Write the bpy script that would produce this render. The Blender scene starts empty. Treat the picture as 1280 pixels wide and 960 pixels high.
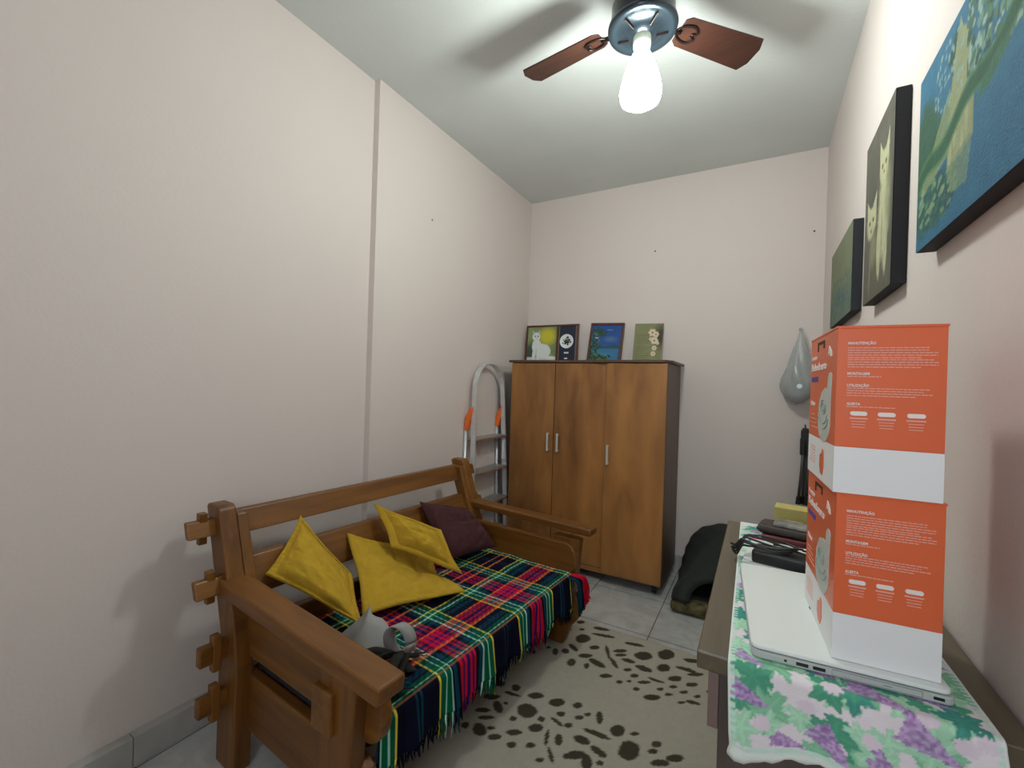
import bpy, bmesh, math, random
import numpy as np
from mathutils import Vector, Matrix
random.seed(7); RNG = np.random.RandomState(11)
C = bpy.context.scene.collection
PI = math.pi
W, D, H, Y0 = 2.017, 3.246, 2.75, -1.0      # room
T = 0.815                                    # desk top height

# ------------------------------------------------------------------ materials
def srgb(r, g, b):
    f = lambda c: (c/255/12.92) if c/255 <= .04045 else ((c/255+.055)/1.055)**2.4
    return (f(r), f(g), f(b))
def new_mat(name):
    m = bpy.data.materials.new(name); m.use_nodes = True
    nt = m.node_tree; b = nt.nodes['Principled BSDF']
    return m, nt, b
def N(nt, t, **kw):
    n = nt.nodes.new(t)
    for k, v in kw.items(): setattr(n, k, v)
    return n
def flat(name, col, rough=.6, metal=0, spec=.5, noise=0.0, nscale=30, bump=0.0, bscale=200, coat=0):
    m, nt, b = new_mat(name)
    b.inputs['Base Color'].default_value = (*col, 1)
    b.inputs['Roughness'].default_value = rough; b.inputs['Metallic'].default_value = metal
    b.inputs['Specular IOR Level'].default_value = spec; b.inputs['Coat Weight'].default_value = coat
    tc = N(nt, 'ShaderNodeTexCoord')
    if noise:
        n = N(nt, 'ShaderNodeTexNoise'); n.inputs['Scale'].default_value = nscale; n.inputs['Detail'].default_value = 5
        r = N(nt, 'ShaderNodeValToRGB')
        r.color_ramp.elements[0].position = .3; r.color_ramp.elements[1].position = .7
        r.color_ramp.elements[0].color = (*[c*(1-noise) for c in col], 1)
        r.color_ramp.elements[1].color = (*[min(1, c*(1+noise)) for c in col], 1)
        nt.links.new(tc.outputs['Object'], n.inputs['Vector']); nt.links.new(n.outputs['Fac'], r.inputs['Fac'])
        nt.links.new(r.outputs['Color'], b.inputs['Base Color'])
    if bump:
        n = N(nt, 'ShaderNodeTexNoise'); n.inputs['Scale'].default_value = bscale; n.inputs['Detail'].default_value = 4
        bp = N(nt, 'ShaderNodeBump'); bp.inputs['Strength'].default_value = bump; bp.inputs['Distance'].default_value = .01
        nt.links.new(tc.outputs['Object'], n.inputs['Vector']); nt.links.new(n.outputs['Fac'], bp.inputs['Height'])
        nt.links.new(bp.outputs['Normal'], b.inputs['Normal'])
    return m
def wood(name, dark, light, scale=(14, 14, 1.2), rough=.4, coat=0, blotch=.5, contrast=(.3, .72)):
    m, nt, b = new_mat(name)
    tc = N(nt, 'ShaderNodeTexCoord'); mp = N(nt, 'ShaderNodeMapping'); mp.inputs['Scale'].default_value = scale
    n = N(nt, 'ShaderNodeTexNoise'); n.inputs['Scale'].default_value = 1.6; n.inputs['Detail'].default_value = 8; n.inputs['Distortion'].default_value = .6
    n2 = N(nt, 'ShaderNodeTexNoise'); n2.inputs['Scale'].default_value = .45; n2.inputs['Detail'].default_value = 3
    mx = N(nt, 'ShaderNodeMath', operation='MULTIPLY_ADD'); mx.inputs[1].default_value = blotch
    ml = N(nt, 'ShaderNodeMath', operation='MULTIPLY'); ml.inputs[1].default_value = 1-blotch
    r = N(nt, 'ShaderNodeValToRGB'); e = r.color_ramp.elements
    e[0].position, e[1].position = contrast; e[0].color = (*dark, 1); e[1].color = (*light, 1)
    nt.links.new(tc.outputs['Object'], mp.inputs['Vector']); nt.links.new(mp.outputs['Vector'], n.inputs['Vector']); nt.links.new(mp.outputs['Vector'], n2.inputs['Vector'])
    nt.links.new(n.outputs['Fac'], ml.inputs[0]); nt.links.new(n2.outputs['Fac'], mx.inputs[0]); nt.links.new(ml.outputs[0], mx.inputs[2])
    nt.links.new(mx.outputs[0], r.inputs['Fac']); nt.links.new(r.outputs['Color'], b.inputs['Base Color'])
    bp = N(nt, 'ShaderNodeBump'); bp.inputs['Strength'].default_value = .08; bp.inputs['Distance'].default_value = .004
    nt.links.new(n.outputs['Fac'], bp.inputs['Height']); nt.links.new(bp.outputs['Normal'], b.inputs['Normal'])
    b.inputs['Roughness'].default_value = rough; b.inputs['Coat Weight'].default_value = coat; b.inputs['Coat Roughness'].default_value = .25
    return m
def painted(name, rough=.7, spec=.3, bump=0, bscale=400, coat=0):
    """colour from the surface's own colour layer 'Col' (print, paint, dye)"""
    m, nt, b = new_mat(name)
    a = N(nt, 'ShaderNodeAttribute', attribute_name='Col')
    nt.links.new(a.outputs['Color'], b.inputs['Base Color'])
    b.inputs['Roughness'].default_value = rough; b.inputs['Specular IOR Level'].default_value = spec; b.inputs['Coat Weight'].default_value = coat
    if bump:
        tc = N(nt, 'ShaderNodeTexCoord'); n = N(nt, 'ShaderNodeTexNoise'); n.inputs['Scale'].default_value = bscale
        bp = N(nt, 'ShaderNodeBump'); bp.inputs['Strength'].default_value = bump; bp.inputs['Distance'].default_value = .004
        nt.links.new(tc.outputs['Object'], n.inputs['Vector']); nt.links.new(n.outputs['Fac'], bp.inputs['Height']); nt.links.new(bp.outputs['Normal'], b.inputs['Normal'])
    return m

def wall_mat():
    m, nt, b = new_mat('wall_paint')
    tc = N(nt, 'ShaderNodeTexCoord')
    n = N(nt, 'ShaderNodeTexNoise'); n.inputs['Scale'].default_value = 1.3; n.inputs['Detail'].default_value = 6
    r = N(nt, 'ShaderNodeValToRGB'); e = r.color_ramp.elements
    e[0].position, e[1].position = .3, .75
    e[0].color = (*WALLC, 1); e[1].color = (*[c*1.04 for c in WALLC], 1)
    nt.links.new(tc.outputs['Object'], n.inputs['Vector']); nt.links.new(n.outputs['Fac'], r.inputs['Fac']); nt.links.new(r.outputs['Color'], b.inputs['Base Color'])
    n2 = N(nt, 'ShaderNodeTexNoise'); n2.inputs['Scale'].default_value = 90; n2.inputs['Detail'].default_value = 3
    n3 = N(nt, 'ShaderNodeTexNoise'); n3.inputs['Scale'].default_value = 5; n3.inputs['Detail'].default_value = 3
    ad = N(nt, 'ShaderNodeMath', operation='MULTIPLY_ADD'); ad.inputs[1].default_value = 2.5
    bp = N(nt, 'ShaderNodeBump'); bp.inputs['Strength'].default_value = .12; bp.inputs['Distance'].default_value = .006
    nt.links.new(tc.outputs['Object'], n2.inputs['Vector']); nt.links.new(tc.outputs['Object'], n3.inputs['Vector'])
    nt.links.new(n3.outputs['Fac'], ad.inputs[0]); nt.links.new(n2.outputs['Fac'], ad.inputs[2]); nt.links.new(ad.outputs[0], bp.inputs['Height'])
    nt.links.new(bp.outputs['Normal'], b.inputs['Normal'])
    b.inputs['Roughness'].default_value = .62; b.inputs['Specular IOR Level'].default_value = .3
    return m
def tile_mat():
    m, nt, b = new_mat('floor_tiles')
    tc = N(nt, 'ShaderNodeTexCoord'); sp = N(nt, 'ShaderNodeSeparateXYZ'); nt.links.new(tc.outputs['Object'], sp.inputs[0])
    outs = []
    for ax, off in (('X', 1.24), ('Y', 2.284)):
        a = N(nt, 'ShaderNodeMath', operation='SUBTRACT'); a.inputs[1].default_value = off; nt.links.new(sp.outputs[ax], a.inputs[0])
        d = N(nt, 'ShaderNodeMath', operation='DIVIDE'); d.inputs[1].default_value = .41; nt.links.new(a.outputs[0], d.inputs[0])
        pp = N(nt, 'ShaderNodeMath', operation='PINGPONG'); pp.inputs[1].default_value = .5; nt.links.new(d.outputs[0], pp.inputs[0])
        outs.append(pp.outputs[0])
    mn = N(nt, 'ShaderNodeMath', operation='MINIMUM'); nt.links.new(outs[0], mn.inputs[0]); nt.links.new(outs[1], mn.inputs[1])
    g = N(nt, 'ShaderNodeMath', operation='LESS_THAN'); g.inputs[1].default_value = .0055; nt.links.new(mn.outputs[0], g.inputs[0])
    n = N(nt, 'ShaderNodeTexNoise'); n.inputs['Scale'].default_value = 9; n.inputs['Detail'].default_value = 8; n.inputs['Distortion'].default_value = 1.2
    nt.links.new(tc.outputs['Object'], n.inputs['Vector'])
    r = N(nt, 'ShaderNodeValToRGB'); e = r.color_ramp.elements; e[0].position, e[1].position = .35, .62
    e[0].color = (.40, .41, .40, 1); e[1].color = (.52, .53, .515, 1); nt.links.new(n.outputs['Fac'], r.inputs['Fac'])
    mx = N(nt, 'ShaderNodeMixRGB'); mx.inputs['Color2'].default_value = (.05, .05, .05, 1)
    nt.links.new(g.outputs[0], mx.inputs['Fac']); nt.links.new(r.outputs['Color'], mx.inputs['Color1']); nt.links.new(mx.outputs[0], b.inputs['Base Color'])
    b.inputs['Roughness'].default_value = .3
    return m
WALLC = (.685, .612, .578)
M = {}
M['wall'] = wall_mat()
M['ceiling'] = flat('ceiling_paint', (.66, .69, .67), .8, noise=.03, nscale=3, bump=.1, bscale=60)
M['tiles'] = tile_mat()
M['skirt'] = flat('skirting_tile', (.42, .41, .385), .35, noise=.1, nscale=12)
M['sofawood'] = wood('sofa_wood', (.085, .027, .003), (.255, .100, .012), (3, 3, 22), .45, .12)
M['sofawood_x'] = wood('sofa_wood_along_arm', (.085, .027, .003), (.255, .100, .012), (1.5, 22, 22), .45, .12)
M['sofawood_y'] = wood('sofa_wood_along_rail', (.085, .027, .003), (.255, .100, .012), (22, 1.5, 22), .45, .12)
M['sofawood_z'] = wood('sofa_wood_upright', (.085, .027, .003), (.255, .100, .012), (22, 22, 1.5), .45, .12)
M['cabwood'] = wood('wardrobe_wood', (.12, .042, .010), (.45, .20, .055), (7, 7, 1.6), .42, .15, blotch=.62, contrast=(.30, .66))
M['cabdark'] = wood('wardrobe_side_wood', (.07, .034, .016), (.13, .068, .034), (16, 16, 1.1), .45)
M['desk'] = wood('desk_laminate', (.085, .066, .040), (.150, .120, .075), (26, 1.6, 26), .42)
M['deskz'] = wood('desk_laminate_shaded', (.085, .062, .055), (.135, .102, .09), (26, 26, 1.6), .5)  # same laminate as the top, with the end face's mauve shade in its colour
M['chrome'] = flat('chrome', (.75, .75, .75), .22, 1)
M['satin'] = flat('satin_metal', (.62, .62, .60), .3, .35)
M['alu'] = flat('aluminium', (.66, .67, .69), .36, .55, noise=.08, nscale=40)
M['alutread'] = flat('ladder_tread', (.42, .42, .41), .5, .7, noise=.12, nscale=60)
M['orange'] = flat('orange_plastic', (.85, .16, .02), .4)
M['black'] = flat('black_plastic', (.012, .012, .013), .4)
M['blackmat'] = flat('black_fabric', (.010, .011, .011), .9, bump=.3, bscale=400)
M['white'] = flat('white_plastic', (.82, .87, .85), .35)
M['whitecard'] = flat('white_card', (.85, .86, .87), .6)
M['fan'] = flat('fan_black_metal', (.018, .028, .036), .28, .6, coat=.3)
M['fanb'] = flat('fan_bronze', (.022, .012, .010), .35, .6)
M['blade'] = wood('fan_blade_wood', (.022, .008, .005), (.055, .018, .010), (6, 40, 20), .45)
M['yellow'] = flat('yellow_cotton', (.54, .335, .020), .9, noise=.08, nscale=25, bump=.5, bscale=300)
M['burg'] = flat('burgundy_cotton', (.060, .014, .017), .9, noise=.1, nscale=25, bump=.5, bscale=300)
M['mattress'] = flat('seat_pad_fabric', (.02, .022, .03), .9)
M['grey'] = flat('grey_webbing', (.36, .36, .35), .75, bump=.3, bscale=500)
M['paint'] = painted('printed_surface', .6)
M['canvas'] = painted('painted_canvas', .75, bump=.5, bscale=250)
M['rug'] = painted('woven_rug', .95, .1, bump=.9, bscale=330)
M['cloth'] = painted('printed_cloth', .9, .1, bump=.25, bscale=500)
M['canvasedge'] = flat('black_canvas_edge', (.008, .009, .014), .7)
M['frame'] = wood('frame_wood', (.06, .018, .010), (.14, .045, .022), (20, 20, 20), .35)
M['orangecard'] = flat('orange_card', (.78, .145, .05), .33, noise=.03, nscale=12)
M['creamcard'] = flat('cream_card', (.58, .60, .55), .5)
M['ink'] = flat('white_ink', (.9, .82, .78), .6)
M['inksoft'] = flat('pale_pink_ink', (.84, .42, .34), .6)
M['inkgreen'] = flat('outline_ink', (.25, .36, .33), .6)
M['purple'] = flat('purple_ink', (.10, .055, .33), .6)
M['brown'] = flat('brown_leather', (.035, .022, .018), .45, bump=.2)
M['redl'] = flat('red_leather', (.12, .014, .016), .45)
M['kraft'] = flat('yellow_card', (.52, .44, .14), .6, noise=.08)
M['tent'] = flat('dark_green_nylon', (.012, .016, .0145), .75, noise=.1, nscale=10, bump=.25, bscale=120)
M['tentin'] = flat('black_lining', (.004, .004, .004), .95)
M['camo'] = flat('camouflage_plush', (.10, .085, .035), .95, noise=.85, nscale=26, bump=.8, bscale=120)
M['navy'] = flat('navy_mount', (.02, .024, .045), .5)
M['darkspot'] = flat('nail', (.05, .04, .035), .5)

# ------------------------------------------------------------------ mesh helpers
def fin(bm, name, mat, parent=None, smooth=False, bevel=0, seg=2, mats=None):
    me = bpy.data.meshes.new(name); bm.to_mesh(me); bm.free()
    for mm in (mats or [mat]): me.materials.append(mm)
    if smooth:
        for p in me.polygons: p.use_smooth = True
    o = bpy.data.objects.new(name, me); C.objects.link(o)
    if parent is not None: o.parent = parent
    if bevel:
        b = o.modifiers.new('bevel', 'BEVEL'); b.width = bevel; b.segments = seg; b.limit_method = 'ANGLE'; b.angle_limit = .6
    return o
def box(bm, x0, y0, z0, x1, y1, z1, rot=None):
    vs = [bm.verts.new((x, y, z)) for z in (z0, z1) for y in (y0, y1) for x in (x0, x1)]
    if rot is not None:
        for v in vs: v.co = rot @ v.co
    for f in ((0, 2, 3, 1), (4, 5, 7, 6), (0, 1, 5, 4), (2, 6, 7, 3), (0, 4, 6, 2), (1, 3, 7, 5)):
        bm.faces.new([vs[i] for i in f])
    return vs
def prism(bm, pts, a, b, axis='y'):
    """polygon pts extruded from a to b along axis; pts are (x,z) for y, (y,z) for x, (x,y) for z"""
    def P(p, t): return {'y': (p[0], t, p[1]), 'x': (t, p[0], p[1]), 'z': (p[0], p[1], t)}[axis]
    A = [bm.verts.new(P(p, a)) for p in pts]; B = [bm.verts.new(P(p, b)) for p in pts]
    n = len(pts)
    bm.faces.new(A); bm.faces.new(B[::-1])
    for i in range(n): bm.faces.new((A[i], B[i], B[(i+1) % n], A[(i+1) % n]))
    bmesh.ops.recalc_face_normals(bm, faces=bm.faces)
def tube(bm, pts, r, seg=8, cap=True, flat_=1.0):
    pts = [Vector(p) for p in pts]; rings = []
    up = Vector((0, 0, 1))
    for i, p in enumerate(pts):
        t = (pts[min(i+1, len(pts)-1)] - pts[max(i-1, 0)]).normalized()
        u = t.cross(up)
        if u.length < 1e-3: u = t.cross(Vector((0, 1, 0)))
        u.normalize(); v = u.cross(t)
        rr = r[i] if isinstance(r, (list, tuple)) else r
        rings.append([bm.verts.new(p + u*math.cos(2*PI*k/seg)*rr + v*math.sin(2*PI*k/seg)*rr*flat_) for k in range(seg)])
    for a, b in zip(rings, rings[1:]):
        for k in range(seg): bm.faces.new((a[k], a[(k+1) % seg], b[(k+1) % seg], b[k]))
    if cap: bm.faces.new(rings[0][::-1]); bm.faces.new(rings[-1])
def lathe(bm, prof, c=(0, 0, 0), seg=40, cap=(False, False)):
    rings = []
    for r, z in prof: rings.append([bm.verts.new((c[0]+r*math.cos(2*PI*k/seg), c[1]+r*math.sin(2*PI*k/seg), c[2]+z)) for k in range(seg)])
    for a, b in zip(rings, rings[1:]):
        for k in range(seg): bm.faces.new((a[k], a[(k+1) % seg], b[(k+1) % seg], b[k]))
    if cap[0]: bm.faces.new(rings[0][::-1])
    if cap[1]: bm.faces.new(rings[-1])
    bmesh.ops.recalc_face_normals(bm, faces=bm.faces)
def ribbon(bm, pts, wv, th=.0015):
    """flat strap along pts; wv = width vector per point"""
    pts = [Vector(p) for p in pts]; rings = []
    for i, p in enumerate(pts):
        w = Vector(wv[i] if isinstance(wv, list) else wv)
        t = (pts[min(i+1, len(pts)-1)] - pts[max(i-1, 0)]).normalized(); n = t.cross(w)
        if n.length < 1e-6: n = Vector((0, 0, 1))
        n = n.normalized()*th
        rings.append([bm.verts.new(q) for q in (p-w/2-n, p+w/2-n, p+w/2+n, p-w/2+n)])
    for a, b in zip(rings, rings[1:]):
        for k in range(4): bm.faces.new((a[k], a[(k+1) % 4], b[(k+1) % 4], b[k]))
    bm.faces.new(rings[0][::-1]); bm.faces.new(rings[-1])
def smoothpts(P, n=6):
    P = [Vector(p) for p in P]; out = []
    for i in range(len(P)-1):
        p0, p1, p2, p3 = P[max(i-1, 0)], P[i], P[i+1], P[min(i+2, len(P)-1)]
        for k in range(n):
            t = k/n
            out.append(.5*((2*p1)+(-p0+p2)*t+(2*p0-5*p1+4*p2-p3)*t*t+(-p0+3*p1-3*p2+p3)*t*t*t))
    out.append(P[-1]); return out
def empty(name, loc, rz=0, label=None, cat=None, group=None):
    o = bpy.data.objects.new(name, None); C.objects.link(o); o.location = loc; o.rotation_euler = (0, 0, rz); o.empty_display_size = .05
    tag(o, label, cat, group); return o
def tag(o, label=None, cat=None, group=None, kind=None):
    if label: o['label'] = label
    if cat: o['category'] = cat
    if group: o['group'] = group
    if kind: o['kind'] = kind
    return o
def struct(o): o['kind'] = 'structure'; return o
def gridmesh(name, pos, col, mat, parent=None, thick=None, smooth=True):
    """pos: (n,m,3) array of positions, col: (n,m,3) linear colours"""
    n, m = pos.shape[:2]
    me = bpy.data.meshes.new(name)
    idx = np.arange(n*m).reshape(n, m)
    faces = np.stack([idx[:-1, :-1], idx[1:, :-1], idx[1:, 1:], idx[:-1, 1:]], -1).reshape(-1, 4)
    me.from_pydata(pos.reshape(-1, 3).tolist(), [], faces.tolist())
    a = me.color_attributes.new('Col', 'FLOAT_COLOR', 'POINT')
    buf = np.ones((n*m, 4), np.float32); buf[:, :3] = col.reshape(-1, 3); a.data.foreach_set('color', buf.ravel())
    me.materials.append(mat)
    if smooth: me.polygons.foreach_set('use_smooth', [True]*len(me.polygons))
    me.update()
    o = bpy.data.objects.new(name, me); C.objects.link(o)
    if parent is not None: o.parent = parent
    if thick:
        s = o.modifiers.new('thickness', 'SOLIDIFY'); s.thickness = abs(thick); s.offset = 1 if thick > 0 else -1
    return o
def vnoise(u, v, s, seed=0):
    """smooth value noise on arrays"""
    r = np.random.RandomState(seed); G = r.rand(64, 64)
    x, y = u*s, v*s; xi, yi = np.floor(x).astype(int), np.floor(y).astype(int); fx, fy = x-xi, y-yi
    fx, fy = fx*fx*(3-2*fx), fy*fy*(3-2*fy)
    g = lambda a, b: G[a % 64, b % 64]
    return (g(xi, yi)*(1-fx)+g(xi+1, yi)*fx)*(1-fy)+(g(xi, yi+1)*(1-fx)+g(xi+1, yi+1)*fx)*fy
def fbm(u, v, s, seed=0): return vnoise(u, v, s, seed)*.5+vnoise(u, v, s*2, seed+1)*.3+vnoise(u, v, s*4.3, seed+2)*.2
class Canvas:
    def __init__(s, w, h, res, bg):
        s.nx, s.ny = max(2, int(w/res)+1), max(2, int(h/res)+1); s.w, s.h = w, h
        s.U, s.V = np.meshgrid(np.linspace(0, w, s.nx), np.linspace(0, h, s.ny), indexing='ij')
        s.c = np.zeros((s.nx, s.ny, 3)); s.c[:] = bg
    def blend(s, mask, col):
        mask = np.clip(mask, 0, 1)[..., None]; s.c = s.c*(1-mask)+np.array(col)*mask
    def ell(s, cx, cy, a, b, col, rot=0, soft=.0, op=1, wob=0):
        dx, dy = s.U-cx, s.V-cy; c_, s_ = math.cos(rot), math.sin(rot)
        X, Y = (dx*c_+dy*s_)/a, (-dx*s_+dy*c_)/b
        d = np.sqrt(X*X+Y*Y)
        if wob: d = d+wob*(fbm(s.U, s.V, 3/min(a, b), int(abs(cx*997+cy*313)) % 97)-.5)
        s.blend(op*(np.clip((1-d)/max(soft, 1e-6), 0, 1) if soft else (d < 1)), col)
    def rect(s, x0, y0, x1, y1, col, op=1): s.blend(op*((s.U >= x0) & (s.U <= x1) & (s.V >= y0) & (s.V <= y1)), col)
    def poly(s, P, col, op=1):
        ins = np.zeros(s.U.shape, bool); n = len(P)
        for i in range(n):
            x0, y0 = P[i]; x1, y1 = P[(i+1) % n]
            if y0 == y1: continue
            cond = ((y0 > s.V) != (y1 > s.V)) & (s.U < (x1-x0)*(s.V-y0)/(y1-y0)+x0); ins ^= cond
        s.blend(op*ins, col)
    def mul(s, f): s.c = s.c*f[..., None]
def text_bm(txt, size, depth=.0004, bold=0, shear=0):
    cu = bpy.data.curves.new('lettering', 'FONT'); cu.body = txt; cu.size = size; cu.extrude = depth; cu.offset = bold; cu.shear = shear; cu.resolution_u = 2
    ob = bpy.data.objects.new('lettering', cu); C.objects.link(ob)
    bpy.context.view_layer.update()
    me = bpy.data.meshes.new_from_object(ob.evaluated_get(bpy.context.evaluated_depsgraph_get()))
    bm = bmesh.new(); bm.from_mesh(me)
    bpy.data.objects.remove(ob); bpy.data.curves.remove(cu); bpy.data.meshes.remove(me)
    return bm
def lettering(txt, size, mat, parent, mtx, name='lettering', bold=0, width=None):
    bm = text_bm(txt, size, bold=bold)
    if width:
        xs = [v.co.x for v in bm.verts]; k = width/(max(xs)-min(xs))
        for v in bm.verts: v.co.x = (v.co.x-min(xs))*k
    bm.transform(mtx)
    return fin(bm, name, mat, parent)

# ------------------------------------------------------------------ room shell
YS = 1.565   # where the left wall steps forward
bm = bmesh.new(); box(bm, -.3, Y0-.2, -.1, W+.2, D+.2, 0); struct(fin(bm, 'floor', M['tiles']))
bm = bmesh.new(); box(bm, -.3, Y0-.2, H, W+.2, D+.2, H+.1); struct(fin(bm, 'ceiling', M['ceiling']))
bm = bmesh.new(); prism(bm, [(-.15, Y0), (-.034, Y0), (-.034, YS), (0, YS+.003), (0, D), (-.15, D)], 0, H, 'z'); struct(fin(bm, 'wall_left', M['wall']))
bm = bmesh.new(); box(bm, -.15, D, 0, W+.15, D+.15, H); struct(fin(bm, 'wall_back', M['wall']))
bm = bmesh.new(); box(bm, W, Y0, 0, W+.15, D, H); struct(fin(bm, 'wall_right', M['wall']))
WX0, WX1, WZ0, WZ1 = 1.30, 1.95, 1.10, 2.10     # window behind the camera
bm = bmesh.new(); box(bm, -.15, Y0-.15, 0, WX0, Y0, H); box(bm, WX1, Y0-.15, 0, W+.15, Y0, H); box(bm, WX0, Y0-.15, 0, WX1, Y0, WZ0); box(bm, WX0, Y0-.15, WZ1, WX1, Y0, H); struct(fin(bm, 'wall_front', M['wall']))
bm = bmesh.new()
for q in ((WX0, WZ0, WX0+.03, WZ1), (WX1-.03, WZ0, WX1, WZ1), (WX0+.03, WZ0, WX1-.03, WZ0+.03), (WX0+.03, WZ1-.03, WX1-.03, WZ1), ((WX0+WX1)/2-.012, WZ0+.03, (WX0+WX1)/2+.012, WZ1-.03)): box(bm, q[0], Y0-.07, q[1], q[2], Y0-.04, q[3])
struct(fin(bm, 'window_1', M['alu']))
la = bpy.data.lights.new('daylight', 'AREA'); la.shape = 'RECTANGLE'; la.size = .64; la.size_y = .98; la.energy = 17.0; la.color = (.84, .93, 1.0)
lo = bpy.data.objects.new('daylight', la); C.objects.link(lo); lo.location = ((WX0+WX1)/2, Y0-.12, (WZ0+WZ1)/2); lo.rotation_euler = (PI/2, 0, 0)
bm = bmesh.new()
y = Y0
for y1 in [-.59, -.18, .23, .64, 1.05, 1.46, 1.87, 2.28, 2.69, D]:
    box(bm, -.034 if y < 1.46 else -.0, y+.001, 0, .004 if y < 1.46 else .014, y1-.001, .096); y = y1
struct(fin(bm, 'baseboard_left', M['skirt'], bevel=.0015))
bm = bmesh.new()
for i in range(5): box(bm, .014+i*.41, D-.012, 0, min(.014+(i+1)*.41-.002, W), D, .096)
struct(fin(bm, 'baseboard_back', M['skirt'], bevel=.0015))
bm = bmesh.new()
for (y, z) in ((2.62-.5, 1.98),):
    pass
for P_, ax in (((.0, 1.991, 2.191), 'x'),):
    lathe(bm, [(.0001, 0), (.006, .0)], P_, 8)
    for v in list(bm.verts)[-16:]:
        d = v.co-Vector(P_); v.co = Vector(P_)+Vector((.002-d.z, d.x, d.y))
for P_ in ((1.011, D, 2.236), (1.958, D, 2.245)):
    k0 = len(bm.verts); lathe(bm, [(.0001, 0), (.006, .0)], P_, 8)
    for v in list(bm.verts)[-16:]:
        d = v.co-Vector(P_); v.co = Vector(P_)+Vector((d.x, -.002, d.y))
struct(fin(bm, 'trim_1', M['darkspot']))

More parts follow.
